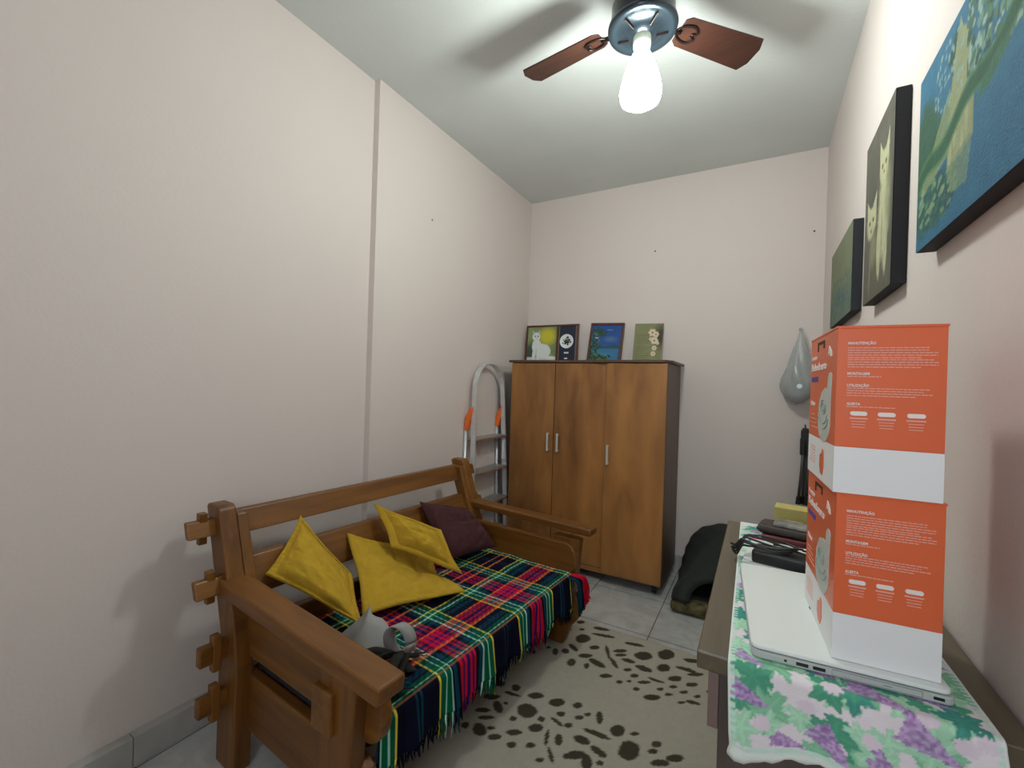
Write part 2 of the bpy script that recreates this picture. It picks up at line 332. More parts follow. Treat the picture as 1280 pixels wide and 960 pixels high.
# ------------------------------------------------------------------ rug
SP = [[0.972,2.078,0.032,0.02,0.013,-0.036],[0.955,1.981,0.031,-0.013,0.0,-0.018],[1.043,2.036,0.021,0.014,0.006,-0.017],[0.991,1.871,0.017,0.011,0.01,-0.025],[1.057,1.883,0.011,0.007,0.007,-0.02],[0.863,2.015,0.016,0.01,0.009,-0.021],[0.897,1.903,0.011,0.007,0.011,-0.025],[0.935,1.935,0.015,0.009,0.008,-0.019],[1.026,1.95,0.03,0.019,0.005,-0.015],[1.09,1.929,0.04,-0.006,0.001,-0.022],[1.106,2.035,0.006,0.008,0.024,-0.049],[1.153,1.973,0.004,0.013,0.029,-0.032],[1.021,2.209,0.043,0.011,0.004,-0.017],[1.046,2.156,0.056,0.014,0.003,-0.013],[1.2,2.164,0.05,0.01,0.002,-0.014],[1.152,2.073,0.03,0.019,0.004,-0.014],[1.166,2.047,0.024,0.015,0.004,-0.013],[1.258,2.097,0.036,0.023,0.008,-0.034],[1.208,2.021,0.032,0.004,0.002,-0.016],[1.279,2.004,0.037,-0.001,0.001,-0.02],[1.347,2.161,0.036,0.023,0.008,-0.047],[1.353,2.055,0.026,0.016,0.006,-0.032],[1.219,1.954,0.02,0.012,0.003,-0.012],[1.257,1.931,0.017,0.01,0.004,-0.015],[1.212,1.858,0.011,0.007,0.003,-0.011],[1.152,1.865,0.025,0.016,0.004,-0.014],[1.246,1.884,0.01,0.006,0.002,-0.009],[1.303,1.911,0.025,0.015,0.003,-0.011],[1.283,1.85,0.013,0.008,0.003,-0.013],[1.344,1.952,0.035,0.001,0.0,-0.01],[1.369,1.903,0.013,0.008,0.002,-0.011],[1.349,1.836,0.029,0.018,0.004,-0.017],[1.411,2.005,0.028,0.017,0.003,-0.02],[1.414,1.948,0.016,0.01,0.002,-0.012],[1.406,1.89,0.016,0.01,0.002,-0.009],[1.457,1.937,0.016,0.01,0.002,-0.011],[1.478,2.003,0.022,0.014,0.002,-0.015],[1.462,2.181,0.043,0.011,0.001,-0.017],[1.447,2.098,0.047,0.005,-0.0,-0.014],[1.486,2.086,0.034,0.021,0.002,-0.013],[1.456,1.867,0.015,0.01,0.002,-0.01],[1.497,1.893,0.031,0.005,-0.0,-0.011],[1.508,1.939,0.013,0.008,0.001,-0.011],[0.781,1.898,0.013,0.009,0.006,-0.013],[0.805,1.966,0.012,0.008,0.006,-0.014],[0.856,1.918,0.011,0.007,0.005,-0.011],[0.773,1.946,0.009,0.006,0.006,-0.011],[0.806,2.034,0.016,0.01,0.007,-0.014],[0.906,2.213,0.02,0.013,0.006,-0.016],[0.872,2.108,0.02,0.012,0.005,-0.013],[0.813,1.85,0.009,0.006,0.005,-0.01],[0.937,2.15,0.014,0.009,0.004,-0.01],[0.953,1.505,0.034,0.021,0.017,-0.033],[1.034,1.605,0.028,0.017,0.009,-0.021],[0.947,1.595,0.031,0.019,0.008,-0.016],[0.858,1.595,0.016,0.01,0.011,-0.019],[0.782,1.578,0.026,0.017,0.009,-0.015],[0.866,1.555,0.036,0.007,0.003,-0.009],[0.802,1.499,0.03,0.019,0.009,-0.014],[0.811,1.42,0.029,0.018,0.007,-0.01],[0.852,1.463,0.007,0.018,0.029,-0.021],[0.841,1.395,0.028,0.018,0.005,-0.009],[1.11,1.633,0.017,0.011,0.006,-0.016],[1.072,1.559,0.015,0.009,0.005,-0.012],[1.02,1.497,0.012,0.007,0.006,-0.012],[0.929,1.444,0.012,0.007,0.006,-0.011],[1.159,1.609,0.012,0.008,0.004,-0.01],[1.137,1.578,0.014,0.009,0.004,-0.01],[1.204,1.615,0.011,0.007,0.011,-0.034],[1.073,1.516,0.03,-0.008,-0.0,-0.01],[1.118,1.521,0.014,0.009,0.005,-0.013],[1.02,1.447,0.023,0.014,0.009,-0.018],[0.851,1.335,0.021,0.013,0.018,-0.028],[0.797,1.323,0.014,0.009,0.01,-0.014],[0.963,1.388,0.023,0.014,0.007,-0.013],[0.916,1.336,0.022,0.014,0.007,-0.012],[0.884,1.363,0.014,0.009,0.004,-0.007],[0.983,1.337,0.015,0.009,0.007,-0.012],[1.039,1.37,0.015,0.01,0.006,-0.012],[1.113,1.442,0.013,0.008,0.011,-0.026],[1.072,1.432,0.007,0.002,0.011,-0.037],[1.115,1.37,0.005,0.006,0.021,-0.027],[1.218,1.538,0.053,0.002,0.0,-0.011],[1.183,1.485,0.03,0.003,0.002,-0.02],[1.249,1.467,0.032,-0.008,-0.002,-0.016],[1.28,1.595,0.023,0.014,0.008,-0.027],[1.336,1.61,0.014,0.009,0.002,-0.01],[1.336,1.527,0.035,0.022,0.011,-0.042],[1.413,1.604,0.016,0.01,0.003,-0.013],[1.408,1.567,0.016,0.01,0.002,-0.011],[1.479,1.577,0.026,0.016,0.002,-0.016],[1.188,1.415,0.03,0.019,0.006,-0.017],[1.164,1.394,0.013,0.008,0.004,-0.011],[1.229,1.406,0.017,0.01,0.012,-0.032],[1.093,1.333,0.013,0.008,0.004,-0.009],[1.439,1.531,0.03,0.018,0.003,-0.015],[1.268,1.426,0.013,0.008,0.004,-0.011],[0.866,1.496,0.01,0.006,0.005,-0.008]]
rw, rl = 1.40, 2.75
cv = Canvas(rw, rl, .006, srgb(182, 176, 162))
rx0, ry0 = .56, 2.232-rl
def rugspot(x, y, ax, ay, bx, by, col=srgb(74, 68, 56)):
    det = ax*by-ay*bx
    if abs(det) < 1e-9: return
    dx, dy = cv.U-(x-rx0), cv.V-(y-ry0)
    a, b = (dx*by-dy*bx)/det, (-dx*ay+dy*ax)/det
    d = np.sqrt(a*a+b*b)+.5*(fbm(cv.U, cv.V, 28, int(x*777) % 50)-.5)
    cv.blend(np.clip((1.02-d)/.12, 0, 1), col)
for s in SP: rugspot(*s)
for k in range(150):   # same pattern where the photograph shows none of it in detail
    x, y = rx0+RNG.rand()*rw, ry0+RNG.rand()*rl
    band = math.sin((y-.45*x)*5.2+.4)
    if (y > 1.28 and .74 < x < 1.5) or band < -.1: continue
    if x < .75 and y > 1.3: continue
    a = RNG.rand()*PI; r1 = .012+.03*RNG.rand(); r2 = r1*(.4+.5*RNG.rand())
    rugspot(x, y, r1*math.cos(a), r1*math.sin(a), -r2*math.sin(a), r2*math.cos(a))
cv.mul(.93+.14*fbm(cv.U, cv.V, 60, 5))
pos = np.stack([cv.U+rx0, cv.V+ry0, .007+.0012*fbm(cv.U, cv.V, 90, 3)], -1)
rug = gridmesh('rug', pos, cv.c, M['rug'], thick=-.006)
tag(rug, 'taupe area rug with dark brown animal print spots lying on the tiled floor', 'rug')

# ------------------------------------------------------------------ sofa (local frame: X out from the wall, Y along it)
SA = math.radians(4.5); SO = Vector((.24, .79, 0))
sofa = empty('wooden_sofa', SO, -SA, 'rustic varnished wooden two-seat sofa with pegged tenons along the left wall', 'sofa')
def s2w(x, y, z): return SO + Vector((math.cos(SA)*x+math.sin(SA)*y, -math.sin(SA)*x+math.cos(SA)*y, z))
YF = 1.285  # outer face of the far side
def side_board(z0, z1, x0, x1, y0, y1, n=10):
    r = (z1-z0)/2; P = [(x0, z0)]
    for k in range(n+1):
        a = -PI/2+PI*k/n; P.append((x1-r*.75+math.cos(a)*r*.75, (z0+z1)/2+math.sin(a)*r))
    P.append((x0, z1)); b = bmesh.new(); prism(b, P, y0, y1); return b
for s, (ya, yb) in enumerate(((-.005, .05), (YF-.055, YF))):
    # rear post: upright then leaning back
    P = [(-.055, 0), (.06, 0), (.065, .34), (.035, .47), (-.085, .805), (-.10, .815), (-.165, .815), (-.175, .805), (-.05, .42), (-.055, .3)]
    b = bmesh.new(); prism(b, P, ya, yb); fin(b, 'rear_post', M['sofawood_z'], sofa, bevel=.008, seg=3)
    # inner batten beside the post
    yi = (yb, yb+.034) if s == 0 else (ya-.034, ya)
    P = [(.01, .38), (.060, .36), (.033, .47), (-.078, .782), (-.15, .782)]
    b = bmesh.new(); prism(b, P, *yi); fin(b, 'post_batten', M['sofawood_z'], sofa, bevel=.004)
    # front leg
    b = bmesh.new(); prism(b, [(.455, .0085), (.565, .0085), (.60, .10), (.64, .525), (.50, .525), (.47, .15)], ya+.002, yb-.002) ; fin(b, 'front_leg', M['sofawood_z'], sofa, bevel=.006)
    yo = (ya-.016, ya+.03) if s == 0 else (yb-.03, yb+.016)
    yin = (yb-.012, yb+.022) if s == 0 else (ya-.022, ya+.012)
    b = side_board(.355, .505, .03, .69 if s == 0 else .635, *yin); fin(b, 'side_board', M['sofawood_x'], sofa, bevel=.006)
    b = side_board(.12, .30, .03, .66, *yin); fin(b, 'side_board', M['sofawood_x'], sofa, bevel=.006)
    # armrest: thick plank sloping gently down to the front
    b = bmesh.new(); ym = (ya+yb)/2; w2 = .042
    P = [(-.07, .545), (.735, .515), (.74, .56), (-.065, .595)]
    if s == 1: P = [(-.07, .567), (.70, .553), (.70, .588), (-.065, .602)]; w2 = .038
    prism(b, P, ym-w2, ym+w2); fin(b, 'armrest', M['sofawood_x'], sofa, bevel=.009, seg=3)
# rails with tenons running through both posts
def rail(z0, z1, th, x, lean, tz):
    b = bmesh.new(); 
    P = [(x, z0), (x+th, z0), (x+th-lean, z1), (x-lean, z1)]
    prism(b, P, .05, YF-.055); 
    zm = (z0+z1)/2; zt0, zt1 = zm-tz/2, zm+tz/2
    k0, k1 = (zt0-z0)/(z1-z0)*lean, (zt1-z0)/(z1-z0)*lean
    Pt = [(x-k0+.003, zt0), (x+th-k0-.003, zt0), (x+th-k1-.003, zt1), (x-k1+.003, zt1)]
    prism(b, Pt, -.085, .06); prism(b, Pt, YF-.06, YF+.07)
    fin(b, 'rail', M['sofawood_y'], sofa, bevel=.005)
    for yy in (-.036, YF+.022):
        b = bmesh.new(); prism(b, [(x-k1+.006, zt0-.028), (x+th-k1-.002, zt0-.028), (x+th-k1, zt1+.022), (x-k1, zt1+.022)], yy-.012, yy+.012)
        fin(b, 'wedge_peg', M['sofawood_z'], sofa, bevel=.003)
rail(.708, .785, .03, -.115, .03, .052)
rail(.515, .635, .03, -.035, .05, .052)
rail(.34, .43, .035, -.02, .0, .06)
rail(.17, .29, .035, -.02, .0, .06)
# front beam with its end block showing on the near side
b = bmesh.new(); box(b, .50, .02, .20, .54, YF-.03, .31); box(b, .485, -.02, .365, .565, .03, .475)
fin(b, 'front_beam', M['sofawood_y'], sofa, bevel=.008, seg=3)
b = bmesh.new()
for k in range(6): box(b, .0+k*.095, .05, .265, .08+k*.095, YF-.055, .283)
fin(b, 'seat_slats', M['sofawood_y'], sofa, bevel=.003)
b = bmesh.new(); box(b, .02, .076, .284, .59, YF-.081, .366); fin(b, 'seat_pad', M['mattress'], sofa, bevel=.018, seg=4)

# ------------------------------------------------------------------ tartan throw
def stripes(t, seq):
    """t in [0,1) -> colour; seq list of (pos, col) piecewise constant, mirrored about 0 and .5"""
    t = np.abs(((t+.5) % 1)-.5); out = np.zeros(t.shape+(3,))
    for p, c_ in seq: out[t >= p] = c_
    return out
RED, PNK, NVY, GRN, YEL, WHT, TEA, PUR, ORG = srgb(196, 22, 52), srgb(205, 60, 88), srgb(10, 14, 34), srgb(0, 92, 62), srgb(225, 205, 70), srgb(175, 225, 210), srgb(12, 62, 84), srgb(48, 18, 92), srgb(230, 120, 60)
SEQ = [(0, PUR), (.016, RED), (.046, PUR), (.060, RED), (.092, NVY), (.13, TEA), (.165, NVY), (.180, WHT), (.192, GRN), (.235, WHT), (.247, GRN), (.295, YEL), (.315, NVY), (.40, NVY), (.47, TEA), (.485, NVY)]
SEQ2 = [(0, PUR), (.014, RED), (.040, PUR), (.052, RED), (.082, ORG), (.098, NVY), (.15, TEA), (.195, NVY), (.215, GRN), (.25, WHT), (.262, GRN), (.305, YEL), (.322, NVY), (.40, NVY), (.45, ORG), (.468, NVY)]
PER, PER2 = .43, .46
VFOLD = .565
def tartan(u, v):
    a, b_ = stripes((u-.44)/PER, SEQ), stripes((v-.435)/PER2, SEQ2)
    tw = (((u+v)/.0044) % 1 < .5)[..., None]
    m_ = np.where(tw, a*.68+b_*.32, a*.32+b_*.68)*1.12
    yarn = a*(.72+.5*vnoise(u, v*0+.3, 260, 5)+.12*vnoise(u, v, 90, 6))[..., None]
    m_ = np.where((v > VFOLD)[..., None], yarn, m_)
    m_ = np.where(((v > VFOLD-.004) & (v < VFOLD+.001))[..., None], m_*.4+np.array(ORG)*.35, m_)
    return m_
ZS = .372
def throw_pos(u, v):
    """u along the seat, v away from the wall over the front edge -> local coordinates"""
    X1, r = .625, .022
    arc = r*PI/2
    flat_len = X1-r-.05
    x = np.where(v < flat_len, .05+v, 0); z = np.full_like(u, ZS)
    a = np.clip((v-flat_len)/r, 0, PI/2); dn = np.clip(v-flat_len-arc, 0, 9)
    x = np.where(v < flat_len, x, .05+flat_len+np.sin(a)*r); z = z-r*(1-np.cos(a))-dn
    wav = np.clip(dn/.12, 0, 1)*(.008*np.sin(u*34+1)+.006*np.sin(u*71))
    x = x+wav+.010*np.clip(dn/.15, 0, 1)
    z = z+np.clip((v < flat_len)*1.0, 0, 1)*.005*(fbm(u, v, 9, 2)-.5)*2*np.clip(v/.05, 0, 1)
    z = z - .022*np.clip((.1-v)/.1, 0, 1)*0
    return np.stack([x, u, z], -1)
nu, nv = 300, 190
vmax = .625-.05-.022+.0346+.105
U, V = np.meshgrid(np.linspace(.078, YF-.083, nu), np.linspace(0, vmax, nv), indexing='ij')
V2 = V.copy()
pos = throw_pos(U, V2)
th = gridmesh('throw_blanket', pos, tartan(U, V2), M['cloth'], thick=-.003)
th.location = SO; th.rotation_euler = (0, 0, -SA)
tag(th, 'green, navy and red tartan throw blanket spread over the sofa seat', 'blanket')
# fringe: long twisted yarns hanging from the front hem
bm = bmesh.new(); lay = bm.verts.layers.float_color.new('Col')
r_ = random.Random(3)
k = 0; u = .082
while u < YF-.088:
    L = .03+.04*r_.random()+.02*math.sin(u*23)
    base = throw_pos(np.array([u]), np.array([vmax-.004]))[0]
    col = stripes(np.array([(u-.44)/PER]), SEQ)[0]*(.7+.5*r_.random())
    pts = [base+np.array([0, 0, 0]), base+np.array([.003*r_.uniform(-1, 1), .005*r_.uniform(-1, 1), -L*.5]), base+np.array([.006*r_.uniform(-1, 1), .010*r_.uniform(-1, 1), -L])]
    n0 = len(bm.verts); tube(bm, pts, [.0032, .0030, .0012], 5); bm.verts.ensure_lookup_table()
    for v in bm.verts[n0:]: v[lay] = (*col, 1)
    u += .0052
fr = fin(bm, 'fringe', M['cloth'], th, smooth=True); fr['kind'] = 'stuff'
# the corner tuft of yarn that falls past the far front corner
bm = bmesh.new(); lay = bm.verts.layers.float_color.new('Col')
for k in range(90):
    q = k/89; y0 = YF-.125+.05*q
    p0 = np.array([.612, y0, ZS-.004]); ln = .16-.05*q+.03*r_.random()
    col = np.array(TEA if q < .25 else (NVY if q < .45 else RED))*(.7+.6*r_.random())
    j = lambda s: s*r_.uniform(-1, 1)
    pts = smoothpts([p0, p0+np.array([.030, .006+.015*q, -.006]), p0+np.array([.050+j(.004), .018+.038*q, -.025]), p0+np.array([.055+j(.006), .026+.05*q+j(.005), -.03-ln*.45]), p0+np.array([.056+j(.008), .030+.055*q+j(.006), -.015-ln*.88])], 3)
    n0 = len(bm.verts); tube(bm, pts, .0030, 5); bm.verts.ensure_lookup_table()
    for v in bm.verts[n0:]: v[lay] = (*col, 1)
# built further below with the side board clearance
ct = fin(bm, 'fringe', M['cloth'], th, smooth=True); ct['kind'] = 'stuff'

# ------------------------------------------------------------------ cushions
def cushion(name, corners, puff, mat, label, seed, flange=.028, group=None, n=72, sag=0):
    A_, B_, C_, D_ = [np.array(s2w(*c_)) for c_ in corners]
    ctr = (A_+B_+C_+D_)/4
    nrm = np.cross(B_-A_, D_-A_)+np.cross(C_-B_, A_-B_)*0; nrm = nrm/np.linalg.norm(nrm)
    s, t = np.meshgrid(np.linspace(0, 1, n), np.linspace(0, 1, n), indexing='ij')
    a, b = 2*s-1, 2*t-1
    size = np.linalg.norm(B_-A_)
    fl = flange/size*2
    ia, ib = np.clip(np.abs(a)/(1-fl), 0, 1), np.clip(np.abs(b)/(1-fl), 0, 1)
    h = ((1-ia**2.6)*(1-ib**2.6))**.55
    # pull the sides in a little between the corners
    pa, pb = a*(1-.07*(1-b*b)), b*(1-.07*(1-a*a))
    sN, tN = (pa+1)/2, (pb+1)/2
    base = (A_[None, None]*((1-sN)*(1-tN))[..., None]+B_*(sN*(1-tN))[..., None]+C_*(sN*tN)[..., None]+D_*((1-sN)*tN)[..., None])
    wr = (fbm(s, t, 4, seed)-.5)*.030*np.clip(h*1.5, 0, 1) - (1-np.abs(2*vnoise(s+t*.4, t, 5, seed+3)-1))**3*.010*np.clip(h, 0, 1)
    m = np.maximum(np.abs(a), np.abs(b)); q = np.clip((1-m)/fl, 0, 1)
    eps = np.where(m > .999, 0, .0025)+(.009*np.sin(PI*q)**.8*(1+.22*np.sin((s-t)*90)) if flange > .01 else 0)
    h = np.where(q < 1, 0, h)
    rip = .010*np.sin((s+t)*9+seed)*(1-np.abs(a)*.2)*(q < 1)*.35
    groove = 0
    if sag: base = base-nrm*(sag*np.exp(-(((s-.45)/.22)**2+((t-.85)/.5)**2)))[..., None]
    top = base+nrm*(h*puff+wr+eps+rip)[..., None]; bot = base-nrm*(h*puff*.9+wr*.5+eps-rip)[..., None]
    o0 = np.array(ctr)
    me = bpy.data.meshes.new(name)
    vs = np.concatenate([top.reshape(-1, 3), bot.reshape(-1, 3)])-o0
    i = np.arange(n*n).reshape(n, n)
    f1 = np.stack([i[:-1, :-1], i[1:, :-1], i[1:, 1:], i[:-1, 1:]], -1).reshape(-1, 4); f2 = f1[:, ::-1]+n*n
    me.from_pydata(vs.tolist(), [], np.concatenate([f1, f2]).tolist())
    bmx = bmesh.new(); bmx.from_mesh(me); bmesh.ops.remove_doubles(bmx, verts=bmx.verts, dist=.0008); bmesh.ops.recalc_face_normals(bmx, faces=bmx.faces); bmx.to_mesh(me); bmx.free()
    for p in me.polygons: p.use_smooth = True
    me.materials.append(mat)
    o = bpy.data.objects.new(name, me); C.objects.link(o); o.location = o0
    ss = o.modifiers.new('smooth', 'SUBSURF'); ss.levels = ss.render_levels = 1
    tag(o, label, 'cushion', group); return o
G = 'cushions piled on the sofa'
cushion('cushion', [(-.07, .27, .73), (.10, .385, .505), (.30, .289, .415), (-.01, .11, .575)][::-1], .055, M['yellow'], 'yellow flanged cushion propped up against the near armrest', 4, group=G)
cushion('cushion', [(-.045, .455, .617), (.22, .34, .405), (.385, .71, .402), (.05, .84, .45)][::1], .030, M['yellow'], 'yellow flanged cushion lying flattest, in the middle of the three yellow ones', 9, group=G, sag=.035)
cushion('cushion', [(-.05, .59, .71), (.10, .567, .56), (.315, .775, .432), (.165, .80, .585)], .055, M['yellow'], 'yellow flanged cushion leaning against the burgundy cushion', 15, group=G)
cushion('cushion', [(-.045, .86, .665), (.16, .84, .42), (.225, 1.15, .42), (.0, 1.15, .58)], .065, M['burg'], 'dark burgundy cushion on the sofa next to the far armrest', 21, flange=.004, group=G)

# ------------------------------------------------------------------ strap harness on the throw
hz = ZS+.010
har = empty('strap_harness', s2w(.47, .19, hz), -SA, 'black strap harness with grey bands and metal buckles beside the near armrest', 'harness')
def hl(*p): return Vector((p[0]-.47, p[1]-.19, p[2]-hz))
bm = bmesh.new()   # upright grey pouch
P = [(.27, .20, .40), (.33, .25, .475), (.38, .30, .49), (.42, .29, .44), (.36, .22, .385)]
vs = [bm.verts.new(hl(*p)) for p in [(.24, .235, hz), (.40, .205, hz), (.44, .30, .405), (.37, .30, .465), (.30, .30, .485), (.27, .27, .44)]]
bm.faces.new(vs); bmesh.ops.triangulate(bm, faces=bm.faces)
bmesh.ops.subdivide_edges(bm, edges=bm.edges, cuts=3, use_grid_fill=True)
for v in bm.verts: v.co += Vector((.006*math.sin(v.co.y*90), .012*math.sin(v.co.x*60), 0))
pf = fin(bm, 'grey_flap', M['grey'], har, smooth=True); so = pf.modifiers.new('t', 'SOLIDIFY'); so.thickness = .004
bm = bmesh.new()
loop = [hl(.47+.028*math.cos(a), .29+.020*math.cos(a), .436+.046*math.sin(a)-.012*math.cos(a)) for a in [k*2*PI/22 for k in range(23)]]
ribbon(bm, loop, Vector((.008, .04, 0))); fin(bm, 'grey_band', M['grey'], har, smooth=True)
bm = bmesh.new()
def strap(P, w, wd=(0, 1, 0)):
    ribbon(bm, smoothpts([hl(*p) for p in P], 5), Vector(wd).normalized()*w, .0016)
strap([(.36, .20, hz+.01), (.42, .22, .42), (.48, .27, .40), (.53, .33, hz+.01)], .035, (.4, 1, .2))
strap([(.44, .17, hz+.01), (.47, .24, .42), (.50, .27, .39), (.56, .26, hz+.006)], .028, (.6, .8, 0))
strap([(.50, .29, .40), (.53, .24, .395), (.55, .18, .385), (.57, .12, hz+.01)], .026, (1, .1, 0))
strap([(.40, .13, hz+.01), (.46, .16, .40), (.52, .20, .40), (.575, .21, hz+.01)], .030, (.3, 1, 0))
strap([(.52, .10, hz+.02), (.545, .125, .41), (.57, .15, .395), (.59, .18, hz+.01)], .03, (1, -.3, 0))
strap([(.49, .06+.03, hz+.03), (.53, .11, .435), (.58, .13, .42), (.60, .20, hz+.004)], .045, (.7, .7, 0))
strap([(.50, .20, .40), (.55, .17, .425), (.60, .12, .41), (.612, .10, hz+.006)], .04, (.8, .6, .2))
strap([(.45, .30, hz+.006), (.49, .27, .41), (.53, .22, .43), (.56, .15, .42)], .04, (.9, .2, .3))
strap([(.44, .26, .405), (.41, .24, .40), (.39, .19, .395), (.43, .14, .385)], .03, (1, .6, 0))
fin(bm, 'black_strap', M['blackmat'], har, smooth=True)
for P in ((.535, .325, .395), (.50, .235, .408), (.565, .165, .405)):
    bm = bmesh.new(); c0 = hl(*P)
    tube(bm, [c0+Vector((.014*math.cos(a), .009*math.sin(a), .008*math.cos(a*1+.6))) for a in [k*2*PI/14 for k in range(15)]], .0022, 6, cap=False)
    fin(bm, 'buckle', M['chrome'], har, smooth=True)

# ------------------------------------------------------------------ wardrobe
cab = empty('wardrobe', (.675, 2.96, 0), 0, 'brown wood-grain wardrobe with three doors standing against the back wall', 'wardrobe')
def cl(b): bmesh.ops.translate(b, verts=b.verts, vec=(-.675, -2.96, 0)); return b
X0, X1, XM, YFc, YB = .137, 1.214, .842, 2.752, 3.215
b = bmesh.new(); box(b, X0, YFc+.02, .052, X0+.018, YB, 1.405); box(b, X0+.018, YB-.012, .052, X1-.018, YB, 1.405)
box(b, X0+.018, YFc+.02, .085, X1-.018, YB-.012, .10); box(b, X0+.018, YFc+.02, 1.385, X1-.018, YB-.012, 1.405); box(b, XM-.008, YFc+.022, .10, XM+.008, YB-.012, 1.385)
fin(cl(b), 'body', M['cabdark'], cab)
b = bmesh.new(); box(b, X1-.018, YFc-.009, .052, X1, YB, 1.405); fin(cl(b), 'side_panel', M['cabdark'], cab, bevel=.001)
b = bmesh.new(); box(b, X0+.018, YFc+.005, .052, X1-.018, YFc+.02, .083); fin(cl(b), 'plinth', M['cabwood'], cab)
b = bmesh.new()
P = [(X0-.028, YFc+.004), (X0+.02, YFc-.008), (XM-.12, YFc-.002), (XM, YFc-.028), (XM+.18, YFc-.040), (X1-.012, YFc-.036), (X1+.022, YFc+.03), (X1+.024, YB), (X0-.028, YB)]
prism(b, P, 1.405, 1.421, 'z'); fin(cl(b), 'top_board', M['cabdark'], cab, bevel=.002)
xm1 = .478
for (a, c_, yy, zz, hx, hz_) in ((X0+.002, xm1-.0025, YFc, .088, xm1-.036, .80), (xm1+.0025, XM-.003, YFc, .088, xm1+.036, .80), (XM+.003, X1-.002, YFc-.028, .072, XM+.028, .76)):
    b = bmesh.new(); box(b, a, yy, zz, c_, yy+.017, 1.400 if yy < YFc else 1.398)
    d = fin(cl(b), 'door', M['cabwood'], cab, bevel=.0015)
    b = bmesh.new(); box(b, hx-.007, yy-.026, hz_, hx+.007, yy-.018, hz_+.125); box(b, hx-.006, yy-.019, hz_+.004, hx+.006, yy+.001, hz_+.014); box(b, hx-.006, yy-.019, hz_+.111, hx+.006, yy+.001, hz_+.121)
    fin(cl(b), 'handle', M['satin'], d, bevel=.002)
for (cx, cy) in ((X1-.05, YFc+.04), (X0+.05, YFc+.04), (X1-.05, YB-.05), (X0+.05, YB-.05)):
    b = bmesh.new(); tube(b, [(cx-.012, cy, .022), (cx+.012, cy, .022)], .022, 16); box(b, cx-.018, cy-.012, .03, cx+.018, cy+.012, .052)
    fin(cl(b), 'caster', M['black'], cab, bevel=.001)

# ------------------------------------------------------------------ pictures on the wardrobe
def picture_panel(cv, parent, mtx, mat, name):
    z = np.zeros_like(cv.U); P = np.stack([cv.U, z, cv.V, z+1], -1) @ np.array(mtx).T
    return gridmesh(name, P[..., :3], cv.c, mat, parent)
def lean_frame(name, x0, x1, h, yb, lean, fw, label, cat='picture frame', rz=0, tilt=0, mat='frame'):
    o = empty(name, (x0, yb, 1.4215), rz, label, cat)
    w = x1-x0; R = Matrix.Rotation(-lean, 4, 'X') @ Matrix.Rotation(tilt, 4, 'Y')
    if fw:
        b = bmesh.new()
        for q in ((0, 0, w, fw), (0, h-fw, w, h), (0, fw, fw, h-fw), (w-fw, fw, w, h-fw)): box(b, q[0], -.012, q[1], q[2], .006, q[3])
        b.transform(R); fin(b, 'frame', M[mat], o, bevel=.002)
    b = bmesh.new(); box(b, fw*.5, -.004, fw*.5, w-fw*.5, .004, h-fw*.5); b.transform(R); fin(b, 'backing', M['whitecard'], o)
    return o, R
# cat and clock frame
w, h, fw = .45, .305, .014
o, R = lean_frame('photo_frame', .026, .026+w, h, 3.165, .075, fw, 'dark-framed white kitten photo with a round dial beside it, leftmost on the wardrobe top')
cv = Canvas(.255, h-2*fw, .003, srgb(150, 160, 110))
cv.blend(fbm(cv.U, cv.V, 12, 1)*1.2-.2, srgb(96, 120, 80)); cv.ell(.17, .2, .10, .09, srgb(205, 195, 60), soft=.6); cv.ell(.03, .06, .06, .12, srgb(70, 85, 75), soft=.5)
cv.rect(0, 0, .26, .035, srgb(205, 210, 205))
F = srgb(222, 228, 225); Fs = srgb(178, 190, 190)
cv.ell(.13, .085, .085, .062, F, rot=-.2, soft=.12, wob=.15); cv.ell(.085, .115, .045, .07, F, rot=.15, soft=.12, wob=.15); cv.ell(.205, .03, .05, .014, F, soft=.2)
cv.ell(.075, .20, .037, .037, F, soft=.1, wob=.1); cv.poly([(.042, .21), (.038, .252), (.066, .232)], Fs); cv.poly([(.085, .234), (.108, .252), (.108, .212)], Fs)
for x, y in ((.066, .203), (.091, .203)): cv.ell(x, y, .006, .006, srgb(40, 60, 70))
cv.ell(.079, .188, .004, .003, srgb(190, 130, 130)); cv.ell(.06, .05, .014, .045, F, soft=.1); cv.ell(.1, .045, .013, .045, F, soft=.1); cv.ell(.08, .06, .005, .05, Fs, op=.6)
picture_panel(cv, o, R @ Matrix.Translation((fw, -.0055, fw)), M['paint'], 'kitten_photo')
b = bmesh.new(); box(b, .268, -.011, fw, .284, .004, h-fw); b.transform(R); fin(b, 'divider', M['frame'], o)
cv = Canvas(.152, h-2*fw, .0025, srgb(44, 48, 66)); cv.rect(0, 0, .010, .3, srgb(120, 105, 95)); cv.rect(.141, 0, .152, .3, srgb(120, 105, 95))
for t_, yy in ((0, .062), (1, .018)): cv.rect(.052 if not t_ else .058, yy, .09 if not t_ else .082, yy+.012, srgb(225, 230, 235))
picture_panel(cv, o, R @ Matrix.Translation((.284, -.0055, fw)), M['paint'], 'dark_mount')
b = bmesh.new(); lathe(b, [(.0001, 0), (.054, 0), (.056, .002), (.056, .006)], seg=40)
b.transform(R @ Matrix.Translation((.355, -.007, .172)) @ Matrix.Rotation(PI/2, 4, 'X')); dial = fin(b, 'dial', M['white'], o)
b = bmesh.new()
for k in range(14):
    a = k*2.4; rr = .006+.0022*k; lathe(b, [(.0001, .0), (.0055+.002*(k % 3), .0)], (rr*math.cos(a), rr*math.sin(a), .0005+.00001*k), 7)
b.transform(R @ Matrix.Translation((.355, -.0135, .172)) @ Matrix.Rotation(PI/2, 4, 'X')); fin(b, 'dial_motif', M['navy'], o)
